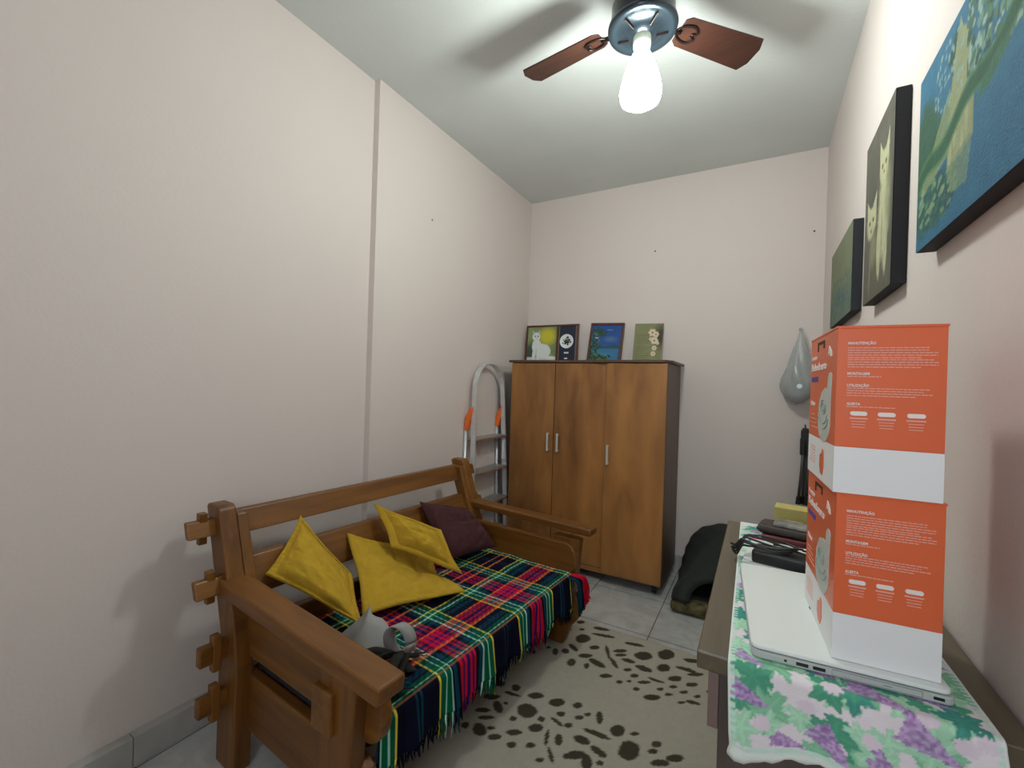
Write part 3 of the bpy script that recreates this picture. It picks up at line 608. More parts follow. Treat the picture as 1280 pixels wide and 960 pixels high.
# coast picture
w, h, fw = .262, .308, .016
o, R = lean_frame('picture_frame', .556, .556+w, h, 3.15, .13, fw, 'small brown-framed picture of a blue bay with palm leaves, middle of the wardrobe top', rz=-.10, tilt=.045)
cv = Canvas(w-2*fw, h-2*fw, .0025, srgb(52, 92, 150))
cv.blend((cv.V/.253-.4)*1.2, srgb(40, 78, 150)); cv.rect(0, .0, .22, .115, srgb(60, 120, 160)); cv.blend(((cv.V > .1) & (cv.V < .122+.008*np.sin(cv.U*40)))*.9, srgb(52, 84, 92))
cv.ell(.15, .17, .07, .03, srgb(100, 130, 165), soft=.8, op=.6); cv.ell(.1, .05, .1, .03, srgb(90, 150, 180), soft=.8, op=.5)
for k in range(90):
    x, y = RNG.rand()*.08*(1-.4*RNG.rand()), RNG.rand()*.253
    cv.ell(x, y, .014, .005, srgb(*[(40, 75, 50), (70, 105, 70), (95, 120, 80), (30, 55, 45)][k % 4]), rot=RNG.rand()*3)
for k in range(60): cv.ell(.02+RNG.rand()*.14, RNG.rand()*.05, .012, .006, srgb(*[(50, 85, 60), (95, 115, 80), (40, 65, 55)][k % 3]), rot=RNG.rand()*3)
for k in range(26): cv.ell(.04+RNG.rand()*.07, .2+RNG.rand()*.05, .014, .004, srgb(45, 80, 60), rot=-.8+RNG.rand())
cv.rect(.028, .175, .055, .185, srgb(200, 215, 220), .7); cv.rect(.12, .236, .16, .242, srgb(150, 175, 205), .7)
picture_panel(cv, o, R @ Matrix.Translation((fw, -.0055, fw)), M['paint'], 'bay_print')
# flower plaque
w, h = .198, .290
o, R = lean_frame('text_plaque', .893, .893+w, h, 3.16, .10, 0, 'unframed olive plaque with a printed verse and pale flowers, rightmost on the wardrobe top', 'plaque', tilt=.03)
cv = Canvas(w, h, .002, srgb(140, 142, 104)); cv.blend(fbm(cv.U, cv.V, 10, 8)-.2, srgb(118, 118, 84)); cv.ell(.19, .2, .07, .12, srgb(70, 66, 48), soft=.7)
for k in range(13):
    yy = .205-.0145*k
    for x in np.arange(.02, .12-.02*(k % 3), .011): cv.rect(x, yy, x+.008, yy+.0035, srgb(92, 92, 66), .8)
for (x, y, r) in ((.125, .225, .028), (.15, .212, .022), (.142, .168, .027), (.115, .18, .012), (.145, .115, .018), (.14, .075, .018), (.165, .15, .012)):
    for a in range(6): cv.ell(x+r*.55*math.cos(a*1.05), y+r*.55*math.sin(a*1.05), r*.55, r*.42, srgb(222, 208, 180), rot=a*1.05, soft=.3)
    cv.ell(x, y, r*.3, r*.3, srgb(170, 110, 90), soft=.3)
cv.mul(.94+.1*fbm(cv.U, cv.V, 40, 2))
picture_panel(cv, o, R @ Matrix.Translation((0, -.0055, 0)), M['paint'], 'verse_print')

# ------------------------------------------------------------------ step ladder folded against the left wall
lad = empty('step_ladder', (.085, 2.57, 0), 0, 'folded aluminium step ladder with orange hinges standing in the corner beside the wardrobe', 'ladder')
def lx(z): return .018-.048*z/1.39   # slight lean to the wall
cy_ = .010
def lw(z): return .235-.055*z/1.2
b = bmesh.new(); arc_ = [(lx(0), cy_-lw(0), .0)]
arc_ += [(lx(z), cy_-lw(z), z) for z in (.3, .6, .9, 1.15)]
for k in range(1, 12):
    a = PI-PI*k/12; arc_.append((lx(1.2+.185*math.sin(a)), cy_+lw(1.2)*math.cos(a), 1.2+.185*math.sin(a)))
arc_ += [(lx(z), cy_+lw(z), z) for z in (1.15, .9, .6, .3, 0)]
# flat channel section
pts = [Vector(p) for p in arc_]; rings = []
for i, p in enumerate(pts):
    t = (pts[min(i+1, len(pts)-1)]-pts[max(i-1, 0)]).normalized(); nx = Vector((1, 0, 0)); s_ = t.cross(nx).normalized()
    rings.append([b.verts.new(p+nx*q[0]+s_*q[1]) for q in ((-.016, -.008), (.016, -.008), (.019, 0), (.016, .008), (-.016, .008))])
for A, B in zip(rings, rings[1:]):
    for k in range(5): b.faces.new((A[k], A[(k+1) % 5], B[(k+1) % 5], B[k]))
b.faces.new(rings[0]); b.faces.new(rings[-1][::-1]); bmesh.ops.recalc_face_normals(b, faces=b.faces)
fin(b, 'front_frame', M['alu'], lad, smooth=False, bevel=.001)
for z in (.88, .66, .44, .22):
    b = bmesh.new(); box(b, lx(z)-.072, cy_-lw(z)+.008, z-.012, lx(z)+.028, cy_+lw(z)-.008, z)
    st = fin(b, 'step', M['alutread'], lad, bevel=.002)
    b = bmesh.new(); box(b, lx(z)+.0285, cy_-lw(z)+.008, z-.013, lx(z)+.031, cy_+lw(z)-.008, z-.006); fin(b, 'edge_trim', flat('tread_edge', (.35, .13, .06), .5) if z == .88 else bpy.data.materials['tread_edge'], st)
for s_ in (-1, 1):
    b = bmesh.new(); xr = -.062
    tube(b, [(xr, cy_+s_*.225, 0), (xr-.010, cy_+s_*.195-.005, .97)], .0125, 8); fin(b, 'rear_leg', M['alu'], lad, smooth=True)
    b = bmesh.new(); zz = .97; yy = cy_+s_*.195-.005
    prism(b, [(-.080, zz-.03), (-.052, zz-.035), (-.036, zz+.03), (-.022, zz+.115), (-.030, zz+.12), (-.070, zz+.055)], yy-.014, yy+.014)
    fin(b, 'hinge', M['orange'], lad, bevel=.004)
b = bmesh.new(); box(b, -.070, cy_-.235, .30, -.058, cy_+.215, .325); fin(b, 'rear_brace', M['alu'], lad)
b = bmesh.new(); box(b, lx(.72)-.012, cy_+lw(.75)-.014, .70, lx(.72)+.004, cy_+lw(.75)-.0085, .84); fin(b, 'safety_label', M['whitecard'], lad)

# ------------------------------------------------------------------ ceiling fan
FX, FY = 1.297, 1.558
fan = empty('ceiling_fan', (FX, FY, H), 0, 'black ceiling fan with dark wooden blades hanging from the ceiling', 'ceiling fan')
zb = 2.555-H
b = bmesh.new(); lathe(b, [(.0001, 0), (.065, 0), (.062, -.03), (.03, -.055), (.0125, -.058)], seg=32); lathe(b, [(.0125, -.05), (.0125, -.12)], seg=16)
fin(b, 'ceiling_mount', M['fan'], fan, smooth=True)
b = bmesh.new(); lathe(b, [(.0125, -.10), (.045, -.105), (.085, -.13), (.108, -.155), (.110, -.215), (.117, -.222), (.120, -.232), (.117, -.243), (.100, -.246), (.092, -.240), (.075, -.243), (.05, -.252), (.045, -.262), (.0001, -.263)], seg=48)
fin(b, 'motor_housing', M['fan'], fan, smooth=True)
b = bmesh.new(); lathe(b, [(.030, -.255), (.031, -.285), (.028, -.302), (.024, -.302)], seg=32); fin(b, 'lamp_collar', flat('collar_cream', (.45, .5, .42), .4), fan, smooth=True)
for k in range(5):
    b = bmesh.new(); a = 2*PI*k/5+.5; tube(b, [(.045*math.cos(a), .045*math.sin(a), -.256), (.09*math.cos(a), .09*math.sin(a), -.2465)], .003, 6); fin(b, 'vent_rib', M['fanb'], fan)
for ang in (170, 48, 290):
    A_ = math.radians(ang); R = Matrix.Rotation(A_, 4, 'Z') @ Matrix.Translation((0, 0, zb)) @ Matrix.Rotation(math.radians(-13), 4, 'X')
    b = bmesh.new()
    prof = [(.155, -.040), (.175, -.054), (.485, -.066), (.505, -.030), (.505, .030), (.485, .066), (.175, .054), (.155, .040)]
    prism(b, prof, -.003, .003, 'z'); b.transform(R); bl = fin(b, 'blade', M['blade'], fan, bevel=.0015)
    b = bmesh.new(); R2 = Matrix.Rotation(A_, 4, 'Z') @ Matrix.Translation((0, 0, zb))
    tube(b, [R2 @ Vector((.095, 0, -.01)), R2 @ Vector((.125, 0, -.012)), R @ Vector((.16, 0, -.006))], [.012, .009, .008], 8)
    for sgn in (-1, 1):
        tube(b, [R @ Vector(p) for p in smoothpts([(.14, 0, -.006), (.16, .022*sgn, -.007), (.20, .030*sgn, -.007), (.225, .012*sgn, -.007), (.205, .004*sgn, -.007)], 4)], .0042, 6)
        pass
    fin(b, 'blade_bracket', M['fanb'], bl, smooth=True)
# lit glass shade
mg, nt, bs = new_mat('lit_glass'); bs.inputs['Base Color'].default_value = (.9, .95, .92, 1)
bs.inputs['Emission Color'].default_value = (*LAMPC, 1) if 'LAMPC' in globals() else (.93, 1, .95, 1)
bs.inputs['Emission Strength'].default_value = 124.0; bs.inputs['Roughness'].default_value = .4
b = bmesh.new(); lathe(b, [(.0235, -.292), (.025, -.315), (.040, -.345), (.059, -.40), (.069, -.44), (.0715, -.465), (.066, -.488), (.045, -.502), (.0001, -.508)], seg=40)
lamp = fin(b, 'glass_shade', mg, fan, smooth=True)

# ------------------------------------------------------------------ canvases on the right wall
XW = W; CT = .033
def wall_canvas(name, y0, y1, z0, z1, cv, label, tilt=0):
    o = empty(name, (XW-CT/2, (y0+y1)/2, z0), 0, label, 'painting')
    R = Matrix.Rotation(tilt, 4, 'X')
    b = bmesh.new(); box(b, -CT/2, -(y1-y0)/2, 0, CT/2-.001, (y1-y0)/2, z1-z0); b.transform(R); fin(b, 'stretcher', M['canvasedge'], o, bevel=.0015)
    P = np.stack([np.full_like(cv.U, -CT/2-.0008), (y1-y0)/2-cv.U*(y1-y0)/cv.w, cv.V*(z1-z0)/cv.h, np.ones_like(cv.U)], -1) @ np.array(R).T
    gridmesh('painted_face', P[..., :3], cv.c, M['canvas'], o)
    return o
# u runs from far (left in view) to near (right in view)
cv = Canvas(.56, .375, .003, srgb(52, 112, 142))
n_ = fbm(cv.U, cv.V, 14, 3)
cv.blend((.18-cv.V)*3*n_, srgb(34, 84, 118))
cv.ell(.05, .20, .10, .11, srgb(52, 92, 72), soft=.3, wob=.5); cv.ell(.10, .07, .16, .06, srgb(46, 92, 84), soft=.4, wob=.6)
K = 1.35
cv.poly([(.13*K, .20), (.145*K, .29), (.155*K, .33), (.165*K, .362), (.175*K, .335), (.195*K, .32), (.215*K, .20), (.215*K, .12), (.13*K, .10)], srgb(148, 156, 118))
cv.poly([(.02, .12), (.12, .21), (.18, .26), (.20, .14), (.04, .11)], srgb(130, 148, 106), .85)
cv.rect(.165*K, .17, .172*K, .21, srgb(60, 76, 60)); cv.rect(.19*K, .23, .196*K, .26, srgb(90, 104, 78)); cv.poly([(.125*K, .31), (.155*K, .36), (.145*K, .27)], srgb(46, 80, 62))
for k in range(5): cv.ell(.19+.018*k, .13+.03*(k % 3), .010, .03, srgb(172, 176, 136), soft=.4, op=.7)
rs = np.random.RandomState(5)
for k in range(420):
    x, y = .26+rs.rand()*.30, .19+rs.rand()*.19
    cv.ell(x, y, .010, .006, srgb(*[(66, 110, 92), (112, 150, 132), (46, 86, 74), (150, 178, 168), (84, 128, 100)][k % 5]), rot=rs.rand()*3)
for k in range(60): cv.ell(.1+rs.rand()*.14, .23+rs.rand()*.12, .006, .004, srgb(140, 175, 170), rot=rs.rand()*3, op=.7)
band = np.abs(cv.V-(.14+.20*cv.U+.010*np.sin(cv.U*30)))
cv.blend(np.clip((.022-band)/.008, 0, 1), srgb(44, 92, 66)); cv.blend(np.clip((.008-np.abs(band-.018))/.008, 0, 1)*.7, srgb(78, 128, 84))
cv.ell(.36, .185, .07, .018, srgb(60, 110, 84), rot=.3, soft=.4, wob=.5)
for k in range(90): cv.ell(.02+rs.rand()*.2, .03+rs.rand()*.09, .012, .005, srgb(*[(60, 104, 92), (112, 146, 112), (40, 84, 90), (130, 158, 120)][k % 4]), rot=-.2+rs.rand()*.6, op=.8)
cv.poly([(.17, .11), (.2, .055), (.27, .05), (.29, .13)], srgb(118, 142, 112), .7)
cv.mul(.85+.3*fbm(cv.U, cv.V, 55, 9))
wall_canvas('canvas_painting', .72, 1.275, 1.565, 1.938, cv, 'large canvas painting of a pale tower among green trees by blue water')
cv = Canvas(.35, .51, .003, srgb(78, 76, 68))
cv.blend(fbm(cv.U, cv.V, 9, 4), srgb(100, 98, 88)); cv.rect(0, 0, .35, .10, srgb(92, 90, 78)); FC = srgb(172, 172, 138); FS = srgb(132, 132, 104)
cv.ell(.25, .22, .070, .15, FC, soft=.35, wob=.35); cv.ell(.245, .355, .058, .052, FC, soft=.2, wob=.2); cv.poly([(.195, .36), (.190, .445), (.232, .40)], FC); cv.poly([(.262, .40), (.300, .44), (.298, .36)], FC)
cv.ell(.20, .12, .026, .09, FC, rot=.1, soft=.3); cv.ell(.28, .12, .024, .09, FC, soft=.3); cv.ell(.30, .25, .04, .13, FS, soft=.6, op=.7); cv.ell(.235, .17, .008, .09, FS, soft=.5, op=.8)
cv.ell(.225, .36, .009, .009, srgb(50, 54, 40), soft=.3); cv.ell(.265, .36, .009, .009, srgb(50, 54, 40), soft=.3); cv.ell(.245, .338, .007, .005, srgb(120, 80, 70))
cv.ell(.10, .24, .070, .055, FC, soft=.25, wob=.25); cv.poly([(.045, .25), (.035, .325), (.085, .285)], FC); cv.poly([(.115, .285), (.165, .32), (.16, .25)], FC)
for x in (.075, .122): cv.ell(x, .245, .010, .008, srgb(40, 44, 34), soft=.2)
cv.ell(.098, .215, .008, .006, srgb(110, 80, 70)); cv.ell(.13, .15, .06, .07, FS, soft=.6, op=.8); cv.ell(.09, .08, .012, .07, FS, rot=-.1, soft=.4, op=.7)
cv.mul(.85+.3*fbm(cv.U, cv.V, 50, 6))
wall_canvas('canvas_painting', 1.492, 1.845, 1.545, 2.062, cv, 'tall canvas painting of two pale cats on dark grey, middle of the right wall')
cv = Canvas(.58, .35, .004, srgb(116, 122, 98))
cv.blend(np.clip((.20-cv.V)/.12, 0, 1)*.9, srgb(84, 108, 100)); cv.blend(np.clip(fbm(cv.U, cv.V, 8, 7)*1.6-.5, 0, 1)*.5, srgb(128, 130, 102)); cv.ell(.3, .1, .2, .05, srgb(70, 98, 104), soft=.7, op=.6)
for k in range(120): cv.ell(RNG.rand()*.58, RNG.rand()*.2, .02, .006, srgb(*[(90, 112, 96), (70, 96, 98), (112, 122, 96)][k % 3]), rot=RNG.rand()*.4, op=.6)
cv.mul(.92+.15*fbm(cv.U, cv.V, 30, 9))
wall_canvas('canvas_painting', 2.072, 2.63, 1.568, 1.915, cv, 'hazy olive and grey-blue landscape canvas, farthest on the right wall')

# ------------------------------------------------------------------ desk
DX0, DX1, DY0, DY1 = 1.613, 2.012, .80, 1.652
desk = empty('desk', (1.81, 1.22, 0), 0, 'brown wood-look desk against the right wall under the grape tablecloth', 'desk')
def dl(b): bmesh.ops.translate(b, verts=b.verts, vec=(-1.81, -1.22, 0)); return b
b = bmesh.new(); box(b, DX0, DY0, T-.03, DX1, DY1, T); fin(dl(b), 'desk_top', M['desk'], desk, bevel=.003)
b = bmesh.new(); box(b, DX0+.034, DY0+.012, .0085, DX1-.005, DY0+.035, T-.03); fin(dl(b), 'side_panel', M['deskz'], desk, bevel=.001)
b = bmesh.new(); box(b, DX0+.034, DY1-.035, .0085, DX1-.005, DY1-.012, T-.03); fin(dl(b), 'side_panel', M['deskz'], desk, bevel=.001)
b = bmesh.new(); box(b, DX0+.018, DY0+.008, T-.125, DX0+.034, DY1-.008, T-.034); dr = fin(dl(b), 'drawer', flat('drawer_edge_laminate', (.20, .135, .12), .5), desk, bevel=.001)
b = bmesh.new(); lathe(b, [(.0001, 0), (.012, 0), (.010, .012), (.006, .02)], seg=16); b.transform(Matrix.Translation((DX0+.0-.002, 1.22, T-.08)) @ Matrix.Rotation(PI/2, 4, 'Y')); fin(dl(b), 'knob', M['chrome'], dr, smooth=True)
b = bmesh.new(); box(b, DX1-.025, DY0+.035, .15, DX1-.010, DY1-.035, T-.03); fin(dl(b), 'back_panel', M['deskz'], desk)

# ------------------------------------------------------------------ tablecloth with vine print
TW = .315; LTOP = DY1-.012-DY0; DROP = .118
cv = Canvas(TW, LTOP+DROP, .0022, srgb(228, 220, 226))     # V=0 at the hem, V grows away from the viewer
Lg, Mg, Dg, Tg = srgb(168, 214, 184), srgb(132, 190, 156), srgb(84, 156, 128), srgb(74, 148, 136)
rs = np.random.RandomState(31)
def leaf(cx, cy, r, rot, col, seed=0):
    dx, dy = cv.U-cx, cv.V-cy
    d = np.hypot(dx, dy); a = np.arctan2(dy, dx)-rot
    R_ = r*(.72+.20*np.cos(5*a)+.08*np.cos(15*a+seed)+.08*np.cos(2*a))
    cv.blend(np.clip((R_-d)/.002, 0, 1), col)
    vein = (np.abs(((a*5/(2*PI)+.5) % 1)-.5)*d < .0008*2) & (d < R_*.85)
    cv.blend(vein*.35, (np.array(col)*1.35).clip(0, 1))
def grapes(cx, cy, L, Wd, rot):
    c_, s_ = math.cos(rot), math.sin(rot)
    dx, dy = cv.U-cx, cv.V-cy; X, Y = (dx*c_+dy*s_)/L, (-dx*s_+dy*c_)/Wd
    env = (np.abs(Y) < (1-X)*.55+.25*vnoise(cv.U, cv.V, 120, 3)-.1) & (X > -.85+.3*vnoise(cv.U, cv.V, 150, 4)) & (X < 1)
    g1 = np.clip(vnoise(cv.U, cv.V, 300, 12)*1.6-.3, 0, 1); 
    P1, P2 = np.array(srgb(200, 168, 214)), np.array(srgb(146, 108, 168))
    m_ = env[..., None]*.92; cc = P1*(g1[..., None])+P2*(1-g1[..., None]); cv.c = cv.c*(1-m_)+cc*m_
for k in range(300):
    x, y = rs.rand()*TW, rs.rand()*(LTOP+DROP)
    leaf(x, y, .020+.017*rs.rand(), rs.rand()*6.28, [Lg, Mg, Dg, Lg, Tg, Lg][k % 6], k)
for k in range(26): cv.ell(rs.rand()*TW, rs.rand()*(LTOP+DROP), .012, .010, srgb(222, 208, 220), wob=.9)
for (u_, v_, L_, W_, r0) in ((.05, .205, .035, .018, -.3), (.13, .03, .038, .022, -.9), (.115, .155, .04, .022, -.45), (.24, .085, .045, .022, -.5), (.19, .13, .045, .022, -.4), (.03, .13, .03, .016, -.5), (.03, .075, .035, .014, -.35), (.255, .16, .03, .015, -.3), (.16, .225, .03, .014, -.3), (.2, .03, .04, .018, -.6), (.29, .04, .035, .015, -.5), (.075, .02, .028, .013, -.4)):
    grapes(u_, v_, L_, W_, r0)
for k in range(26): grapes(rs.rand()*TW, .26+rs.rand()*(LTOP+DROP-.27), .036, .018, -.6+rs.rand()*1.5)
cv.ell(.045, .72+.08, .014, .012, srgb(190, 40, 70), soft=.3)
bd = np.minimum(np.minimum(cv.U, TW-cv.U), cv.V)
cv.blend((bd < .011) & (((cv.V*210).astype(int) % 2 == 0) | (cv.V < .010)), srgb(196, 226, 212)); cv.blend(bd < .004, srgb(226, 232, 226))
cv.mul(1.05+.1*fbm(cv.U, cv.V, 80, 2)); cv.c = cv.c.clip(0, .86)
s_ = cv.V-DROP     # distance from the desk edge, negative = hanging
r = .008
ang = np.clip(-s_/r, 0, PI/2); dn = np.clip(-s_-r*PI/2, 0, 9)
yy = np.where(s_ > 0, DY0+s_, DY0-np.sin(ang)*r); zz = np.where(s_ > 0, T+.0025, T+.0025-r*(1-np.cos(ang))-dn)
kx = np.clip(s_/LTOP, 0, 1)
xx = 1.660+cv.U*(1-.06*kx)-.010*kx+.009*np.clip(dn/.1, 0, 1)
wv = np.clip(dn/.08, 0, 1)
yy = yy-wv*(.006+.006*np.sin(cv.U*42+.6))-.010*np.exp(-((cv.U-.01)/.02)**2)*wv
xx = xx-wv*.002*np.exp(-(cv.U/.03)**2)
zz = zz+(s_ > .02)*.0006*(fbm(cv.U, cv.V, 20, 5))
zz = zz - wv*.010*np.sin(cv.U*30+1.0)
tc_ = gridmesh('tablecloth', np.stack([xx, yy, zz], -1), cv.c, M['cloth'], thick=.0022)
tag(tc_, 'white tablecloth printed with green vine leaves and purple grapes, covering the desk', 'tablecloth')
# rolled lace hem at the near edge
bm = bmesh.new(); lay = bm.verts.layers.float_color.new('Col')
hem = []
for k in range(0, cv.nx, 4): hem.append(Vector((xx[k, 0], yy[k, 0]-.002, zz[k, 0]-.002)))
tube(bm, hem, [.0055+.0025*math.sin(i*1.3)+(.004 if i < 5 else 0) for i in range(len(hem))], 8)
for v in bm.verts: v[lay] = (.75, .80, .76, 1)
fin(bm, 'hem', M['cloth'], tc_, smooth=True)

# ------------------------------------------------------------------ laptop
ZT = T+.0062
lap = empty('laptop', (1.692, .818, ZT), math.radians(4.5), 'closed white laptop lying on the tablecloth under the orange boxes', 'laptop')
LW, LD, LH = .252, .372, .021
def rrect(w, d, r, n=5):
    P = []
    for cx, cy, a0 in ((w-r, r, -PI/2), (w-r, d-r, 0), (r, d-r, PI/2), (r, r, PI)):
        for k in range(n+1): a = a0+PI/2*k/n; P.append((cx+r*math.cos(a), cy+r*math.sin(a)))
    return P
b = bmesh.new(); prism(b, rrect(LW, LD, .012), .0, .0125, 'z'); fin(b, 'base', flat('silver_plastic', (.50, .53, .52), .35), lap, bevel=.003, seg=3)
b = bmesh.new(); prism(b, rrect(LW-.004, LD, .012), .0145, LH, 'z'); lid = fin(b, 'lid', M['white'], lap, bevel=.002, seg=3)
b = bmesh.new(); prism(b, rrect(LW-.012, LD-.010, .010), .0122, .0148, 'z'); bmesh.ops.translate(b, verts=b.verts, vec=(.004, .005, 0)); fin(b, 'rubber_seal', M['black'], lap)
for (x0, x1, z0, z1) in ((.062, .078, .0042, .0092), (.084, .100, .0042, .0092), (.046, .0495, .005, .0085), (.226, .238, .005, .009)):
    b = bmesh.new(); box(b, x0, -.0006, z0, x1, .004, z1); fin(b, 'port', M['black'], lap)
b = bmesh.new()
for q in ((.108, .0028, .214, .0034), (.108, .0108, .214, .0112), (.108, .0028, .1085, .0112), (.2136, .0028, .2142, .0112), (.170, .0062, .180, .0072)): box(b, q[0], -.0005, q[1], q[2], .003, q[3])
fin(b, 'disc_drive', flat('drive_outline', (.22, .23, .23), .5), lap)
b = bmesh.new(); tube(b, [(.126+.0165*math.cos(a), .186+.0165*math.sin(a), LH+.0006) for a in [k*2*PI/32 for k in range(33)]], .0011, 6, cap=False); fin(b, 'round_emblem', M['navy'], lid, smooth=True)
lettering('DELL', .011, M['navy'], lid, Matrix.Translation((.1135, .182, LH+.0004)), name='emblem_lettering', bold=.0002)

# ------------------------------------------------------------------ two fountain boxes
BW, BD, BH = .129, .225, .256
def carton(zb_, rz, x, y, label):
    o = empty('carton', (x, y, zb_), rz, label, 'box', 'orange and white cartons stacked on the laptop')
    hs = BH*.275
    b = bmesh.new(); box(b, 0, 0, .0, BW, BD, hs); fin(b, 'white_base_band', M['whitecard'], o)
    b = bmesh.new(); box(b, 0, 0, hs, BW, BD, BH-.003); fin(b, 'body', M['orangecard'], o, bevel=.0007)
    b = bmesh.new(); box(b, -.0008, -.0008, BH-.0035, BW+.001, BD+.0008, BH); box(b, .004, -.0016, BH-.004, BW-.004, .001, BH-.0015); fin(b, 'lid_flap', M['orangecard'], o, bevel=.0006)
    # front print (faces -y)
    F = lambda x_, z_: Matrix.Translation((x_, -.0009, z_)) @ Matrix.Rotation(PI/2, 4, 'X')
    for t_, z_, w_ in (('MANUTENÇÃO', .896, .034), ('MONTAGEM', .715, .027), ('UTILIZAÇÃO', .645, .027), ('ALERTA', .535, .017)):
        lettering(t_, .0056, M['ink'], o, F(.0135, BH*z_-.002), bold=.00012, width=w_)
    b = bmesh.new(); rr = random.Random(2)
    def para(z0, n_, x1_):
        for i in range(n_):
            z_ = z0-i*.0037; x_ = .0135; end = x1_-rr.random()*.012 if i < n_-1 else x1_-.02
            while x_ < end:
                w_ = .003+rr.random()*.006; box(b, x_, -.0006, z_, min(x_+w_, end), 0.0002, z_+.0014); x_ += w_+.0011
    para(BH*.865, 5, .120); para(BH*.795, 4, .120); para(BH*.695, 1, .075); para(BH*.625, 4, .115); para(BH*.515, 1, .092)
    for cx_ in (.029, .0625, .0965):
        for i in range(4):
            w_ = (.011, .009, .0085, .008)[i]; box(b, cx_-w_, -.0006, BH*(.445-.0165*i), cx_+w_, .0002, BH*(.445-.0165*i)+(.0022 if i == 0 else .0011))
    fin(b, 'small_print', M['inksoft'], o)
    for cx_ in (.029, .0625, .0965):
        b = bmesh.new(); n_ = 16; hw = .0105; hh = .0033; P = []
        for k in range(n_): a = 2*PI*k/n_; P.append((cx_+(hw-hh)*(1 if math.cos(a) > 0 else -1)+hh*math.cos(a), BH*.478+hh*math.sin(a)))
        prism(b, P, -.0010, .0002); fin(b, 'pill_badge', M['ink'], o)
    # left print (faces -x): u runs from far end to near edge
    S = lambda u_, z_: Matrix.Translation((-.0009, BD-u_, z_)) @ Matrix.Rotation(-PI/2, 4, 'Z') @ Matrix.Rotation(PI/2, 4, 'X')
    lettering('Fonte', .013, M['ink'], o, S(.018, BH*.835), width=.050); lettering('Bebedouro', .020, M['ink'], o, S(.018, BH*.755), bold=.0003, width=.135)
    lettering('2 litros', .012, M['ink'], o, S(.018, BH*.50), width=.040)
    b = bmesh.new(); box(b, -.0008, BD-.08, BH*.675, .0002, BD-.018, BH*.71); fin(b, 'purple_tag', M['purple'], o)
    def flatp(P, mat, nm, d=.001):
        b = bmesh.new(); prism(b, [(BD-p[0], p[1]) for p in P], -d, .0002, 'x'); return fin(b, nm, mat, o)
    P = []
    for k in range(28):
        a = PI+PI*k/27; P.append((.142+.048*math.cos(a), .40*BH+BH*.13*math.sin(a)))
    P += [(.190, BH*.56), (.196, BH*.70), (.190, BH*.725), (.178, BH*.725), (.170, BH*.70), (.166, BH*.62), (.150, BH*.63), (.120, BH*.60), (.098, BH*.50)]
    flatp(P, M['creamcard'], 'fountain_picture')
    b = bmesh.new()
    for rr_, zz_, a0, a1 in ((.040, .44, 1.05, 1.95), (.032, .46, 1.05, 1.95), (.022, .50, 0, 2), (.012, .50, 0, 2)):
        n_ = 20; tube(b, [(-.0013, BD-(.140+rr_*math.cos(PI*(a0+(a1-a0)*k/n_))), BH*zz_+rr_*.55*math.sin(PI*(a0+(a1-a0)*k/n_))) for k in range(n_+1)], .0007, 4)
    fin(b, 'fountain_outline', M['inkgreen'], o)
    flatp([(.165, BH*.84), (.170, BH*.90), (.178, BH*.885), (.188, BH*.86), (.192, BH*.83), (.18, BH*.83), (.176, BH*.85)], M['ink'], 'cat_silhouette')
    b = bmesh.new()
    for i, z_ in enumerate((.34, .37, .40, .79*0+.43)): box(b, -.0006, BD-.085+.01*i, BH*z_, .0002, BD-.018, BH*z_+.0014)
    fin(b, 'small_print', M['inksoft'], o)
    flatp([(.128, BH*.05), (.118, BH*.10), (.120, BH*.17), (.135, BH*.19), (.140, BH*.22), (.150, BH*.21), (.152, BH*.10), (.142, BH*.045)], M['orangecard'], 'small_fountain_picture')
    b = bmesh.new()
    for i in range(6): box(b, -.0006, BD-.075, BH*(.09+.022*i), .0002, BD-.02-.004*(i % 3), BH*(.09+.022*i)+.0012)
    fin(b, 'small_print', M['inksoft'], o)
    # handle slot in the top of the left side
    b = bmesh.new(); box(b, -.0008, BD-.13, BH*.90, .0002, BD-.122, BH*.955); box(b, -.0008, BD-.124, BH*.935, .0002, BD-.07, BH*.955); box(b, -.0008, BD-.078, BH*.89, .0002, BD-.070, BH*.955); fin(b, 'handle_slot', flat('slot_shadow', (.05, .02, .015), .9) if 'slot_shadow' not in bpy.data.materials else bpy.data.materials['slot_shadow'], o)
    return o
ZB = ZT+LH+.0008
carton(ZB, math.radians(4.5), 1.8005, .842, 'orange and white water fountain carton standing on the laptop, bottom of the two')
carton(ZB+BH+.0006, math.radians(3.6), 1.7950, .838, 'orange and white water fountain carton stacked on top of the other one')

# ------------------------------------------------------------------ things behind the laptop
def rb(name, cx, cy, z0, w, d, h, rz, mat, bevel, label, cat, group=None):
    b = bmesh.new(); box(b, -w/2, -d/2, 0, w/2, d/2, h); o = fin(b, name, mat, None, bevel=bevel, seg=4); o.location = (cx, cy, z0); o.rotation_euler = (0, 0, rz); return tag(o, label, cat, group)
nb = rb('notebook', 1.785, 1.330, ZT, .22, .20, .009, -.10, M['white'], .001, 'thin white notebook under the black power adapter on the desk', 'notebook')
ad = empty('power_adapter', (1.79, 1.258, ZT+.0095), -.16, 'black laptop power adapter with coiled cable on the white notebook', 'power adapter')
b = bmesh.new(); box(b, -.10, -.035, 0, .10, .035, .030); fin(b, 'brick', M['black'], ad, bevel=.006, seg=3)
b = bmesh.new(); rr = random.Random(8)
for k in range(4):
    P = []
    for j in range(26):
        a = 2*PI*j/25; P.append((-.085+(.060+.006*k)*math.cos(a)+.003*k, .0+.020*math.sin(a)*(1+.2*k)+.005*k-.01, .034+.0035*k+.004*math.sin(3*a+k)+(-.022 if math.cos(a) < -.75 else 0)))
    tube(b, smoothpts(P, 2), .0025, 6)
